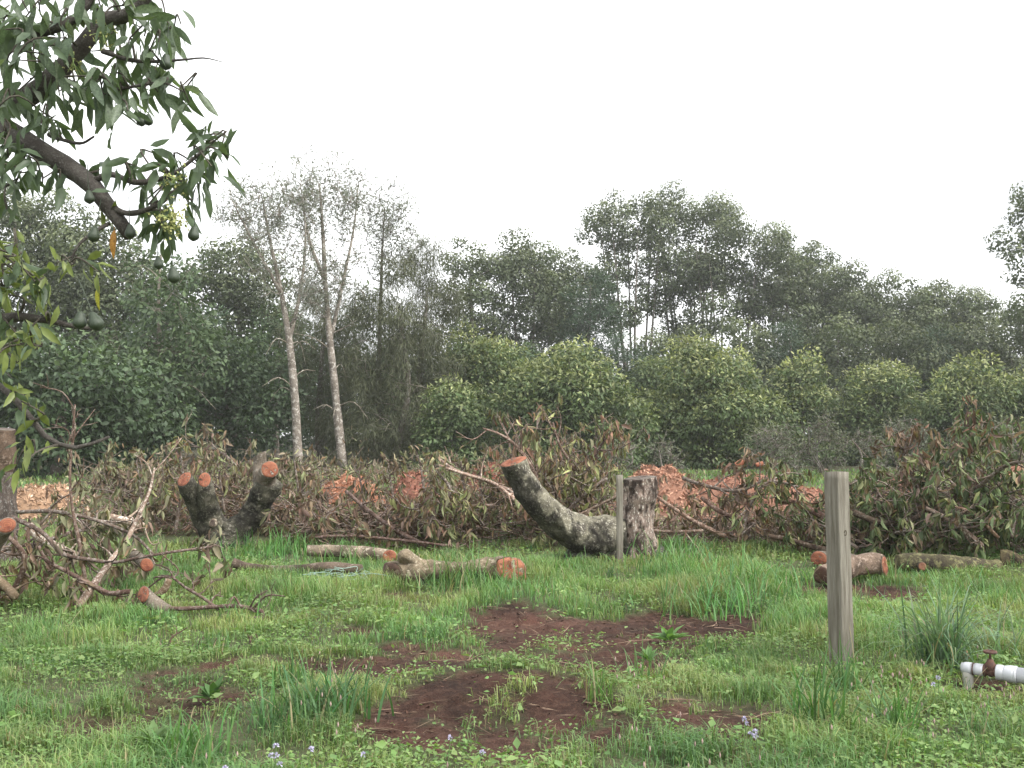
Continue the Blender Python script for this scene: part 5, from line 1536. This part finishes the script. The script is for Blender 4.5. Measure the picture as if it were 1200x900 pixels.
# individual tufts of long grass
def tuft(label, px, py, n, ln, wd, seed, e0=1.35, droop=1.7, col=(.085, .165, .06), spread=.07, seg=6, name='grass_tussock', cat='grass tuft'):
    rs = np.random.default_rng(seed)
    b = G(px, py); b[2] = H1(b[0], b[1]) - .01
    q = MB()
    base = b + np.c_[rs.normal(size=(n, 2)) * spread, np.zeros(n)]
    c = np.array(col) * 1.2 * rs.uniform(.65, 1.35, (n, 1)) * (1 + rs.normal(size=(n, 3)) * .07)
    dry = rs.random(n) < .07; c[dry] = np.array([.3, .26, .15])
    arcs(q, base, rs.uniform(0, 6.28, n), ln * rs.uniform(.45, 1.15, n), 1.35 * wd * rs.uniform(.6, 1.3, n), np.clip(e0 + rs.normal(size=n) * .2, .5, 1.55), droop * rs.uniform(.25, 1.25, n), c, seg)
    root = thing(name, label, cat, b)
    q.build('blades', M['grass'], root, b, kind='stuff')
tuft('big arching grass tussock growing behind the white pipe', 1108, 790, 240, .70, .012, 1, 1.32, 2.1, (.13, .20, .12))
tuft('loose long grass blades right of the rusty valve', 1165, 778, 34, .6, .009, 2, 1.15, 1.9, (.13, .20, .11))
tuft('tall grass tuft at the foot of the wooden post', 990, 812, 60, .42, .008, 3, 1.4, 1.0)
tuft('tall dark grass tuft left of the post foot', 962, 862, 80, .46, .010, 4, 1.35, 1.4, (.07, .145, .05))
tuft('long grass clump right of and below the post', 1050, 862, 70, .42, .009, 5, 1.3, 1.6, (.085, .17, .055))
tuft('dark bushy grass tuft left of the soil mound', 385, 838, 110, .34, .012, 6, 1.25, 1.4, (.06, .14, .05), .12)
tuft('upright grass tuft behind the bushy one left of the soil mound', 349, 800, 40, .3, .010, 7, 1.45, .8)
tuft('short grass tuft left of the bushy one', 330, 850, 60, .3, .011, 8, 1.3, 1.2, (.07, .15, .05), .1)
tuft('grass tuft at the bottom edge left of centre', 225, 893, 80, .32, .010, 9, 1.35, 1.3, (.08, .17, .05), .1)
tuft('bright grass tuft on the right rim of the soil mound', 706, 822, 40, .28, .008, 10, 1.35, 1.1, (.11, .2, .06))
tuft('thick grass tuft at the edge of the bare earth below the upright stump', 845, 708, 180, .5, .011, 11, 1.3, 1.7, (.10, .21, .075), .3)
tuft('thick grass tuft right of the upright stump', 800, 672, 160, .5, .012, 12, 1.35, 1.5, (.11, .22, .075), .35)
tuft('thick grass tuft between bare earth and brush right of centre', 890, 690, 150, .45, .012, 13, 1.3, 1.6, (.10, .205, .07), .3)
tuft('grass tuft around the orange end of the forked log', 560, 690, 130, .3, .010, 14, 1.3, 1.4, (.09, .19, .06), .28)
tuft('grass tuft in front of the big curved stump', 655, 672, 90, .26, .010, 15, 1.3, 1.4, (.10, .2, .065), .3)
tuft('grass tuft hiding the middle of the forked log', 545, 687, 320, .5, .009, 20, 1.35, 1.2, (.12, .21, .08), .22)
tuft('fresh grass tuft at the foot of the two-armed stump', 318, 648, 120, .42, .012, 16, 1.35, 1.3, (.10, .22, .07), .3)
tuft('grass tuft in front of the log left of centre', 400, 656, 110, .4, .011, 17, 1.35, 1.2, (.10, .21, .065), .3)
tuft('grass tuft in front of the mossy log', 1095, 684, 110, .3, .010, 18, 1.35, 1.3, (.10, .2, .065), .35)
tuft('small grass tuft right of the crooked branch', 295, 728, 60, .25, .009, 19, 1.3, 1.4, (.10, .2, .065), .15)

# lettuce-like weed
def rosette(label, px, py, n, ln, seed, col):
    rs = np.random.default_rng(seed); b = G(px, py); b[2] = H1(b[0], b[1])
    q = MB(); a = rs.uniform(0, 6.28, n); e = rs.uniform(.3, 1.3, n)
    d = np.c_[np.cos(a) * np.cos(e), np.sin(a) * np.cos(e), np.sin(e)]
    leaves(q, b + d * .02 + [0, 0, .02], d, np.c_[-d[:, 0] * .6, -d[:, 1] * .6, np.ones(n)], ln * rs.uniform(.6, 1.2, n), ln * .4, np.array(col) * rs.uniform(.8, 1.2, (n, 1)), .2, .25, hi=True)
    o = q.build('leafy_weed', M['grass'], None, tuple(b)); tag(o, label, 'weed')
rosette('bright leafy weed standing on the far rim of the bare earth', 784, 752, 16, .15, 1, (.15, .27, .09))
rosette('pale leafy weed low in the grass at lower left', 178, 880, 12, .12, 2, (.15, .24, .09))
rosette('leafy weed in the grass right of the bare earth', 760, 775, 14, .10, 3, (.12, .22, .07))
rosette('dark leafy weed left of the bushy grass tuft', 250, 820, 14, .13, 4, (.08, .16, .05))

# mauve flowers
def flower(label, px, py, n, seed, h=.2):
    rs = np.random.default_rng(seed); b = G(px, py); b[2] = H1(b[0], b[1])
    # lift so that the bloom, not the foot, sits at the pixel
    c = np.array([0, 0, CAMH]); b = c + (b - c) * (CAMH - h) / CAMH; b[2] = H1(b[0], b[1])
    root = thing('mauve_flower', label, 'flower', b, 'mauve flowers in the front grass')
    st, hd = MB(), MB()
    for i in range(n):
        t = b + [rs.normal() * .02, rs.normal() * .02, h + rs.normal() * .015]
        tube(st, *spline([b, (b + t) / 2 + rs.normal(size=3) * .01, t], [.002] * 3, 5), 4, (.12, .2, .07), caps=False)
        m = 26; d = unit(rs.normal(size=(m, 3)) + [0, 0, .6])
        leaves(hd, t + d * .004, d, rs.normal(size=(m, 3)), .013, .006, np.array([.50, .47, .63]) * rs.uniform(.75, 1.25, (m, 1)), .2)
    st.build('stem', M['flower'], root, b); hd.build('bloom', M['flower'], root, b)
for i, (a, b, n_, l) in enumerate([(323, 874, 2, 'mauve flower left of the bushy tuft near the bottom edge'), (362, 878, 1, 'mauve flower at the bottom edge under the bushy tuft'), (425, 880, 1, 'pale mauve flower at the bottom edge under the soil mound'),
                                   (555, 876, 1, 'mauve flower on the near side of the soil mound'), (875, 850, 2, 'mauve flower pair at the small bare patch left of the post'), (888, 861, 3, 'mauve flower bunch at the small bare patch left of the post'),
                                   (320, 888, 2, 'lowest mauve flower left of the bushy tuft'), (528, 858, 1, 'small mauve flower on the left flank of the soil mound'), (1098, 792, 2, 'whitish mauve flower left of the white pipe'), (268, 893, 1, 'mauve flower near the lower left corner')]):
    flower(l, a, b, n_, i)

# ------------------------------------------------------------------ haze in the air
hz = MB()
hb = np.array([(x, y, z) for z in (-1.6, 34) for y in (-330, 1560) for x in (-1000, 1000)], float)
hz.add(hb, [(0, 2, 3, 1), (4, 5, 7, 6), (0, 1, 5, 4), (2, 6, 7, 3), (0, 4, 6, 2), (1, 3, 7, 5)])
m, nt, o = node_mat('haze')
vp = nt.nodes.new('ShaderNodeVolumePrincipled')
vp.inputs['Color'].default_value = (.97, .985, 1.0, 1)
vp.inputs['Density'].default_value = HAZE
vp.inputs['Anisotropy'].default_value = .3
nt.links.new(vp.outputs[0], o.inputs['Volume'])
hz.build('haze', m, kind='stuff')
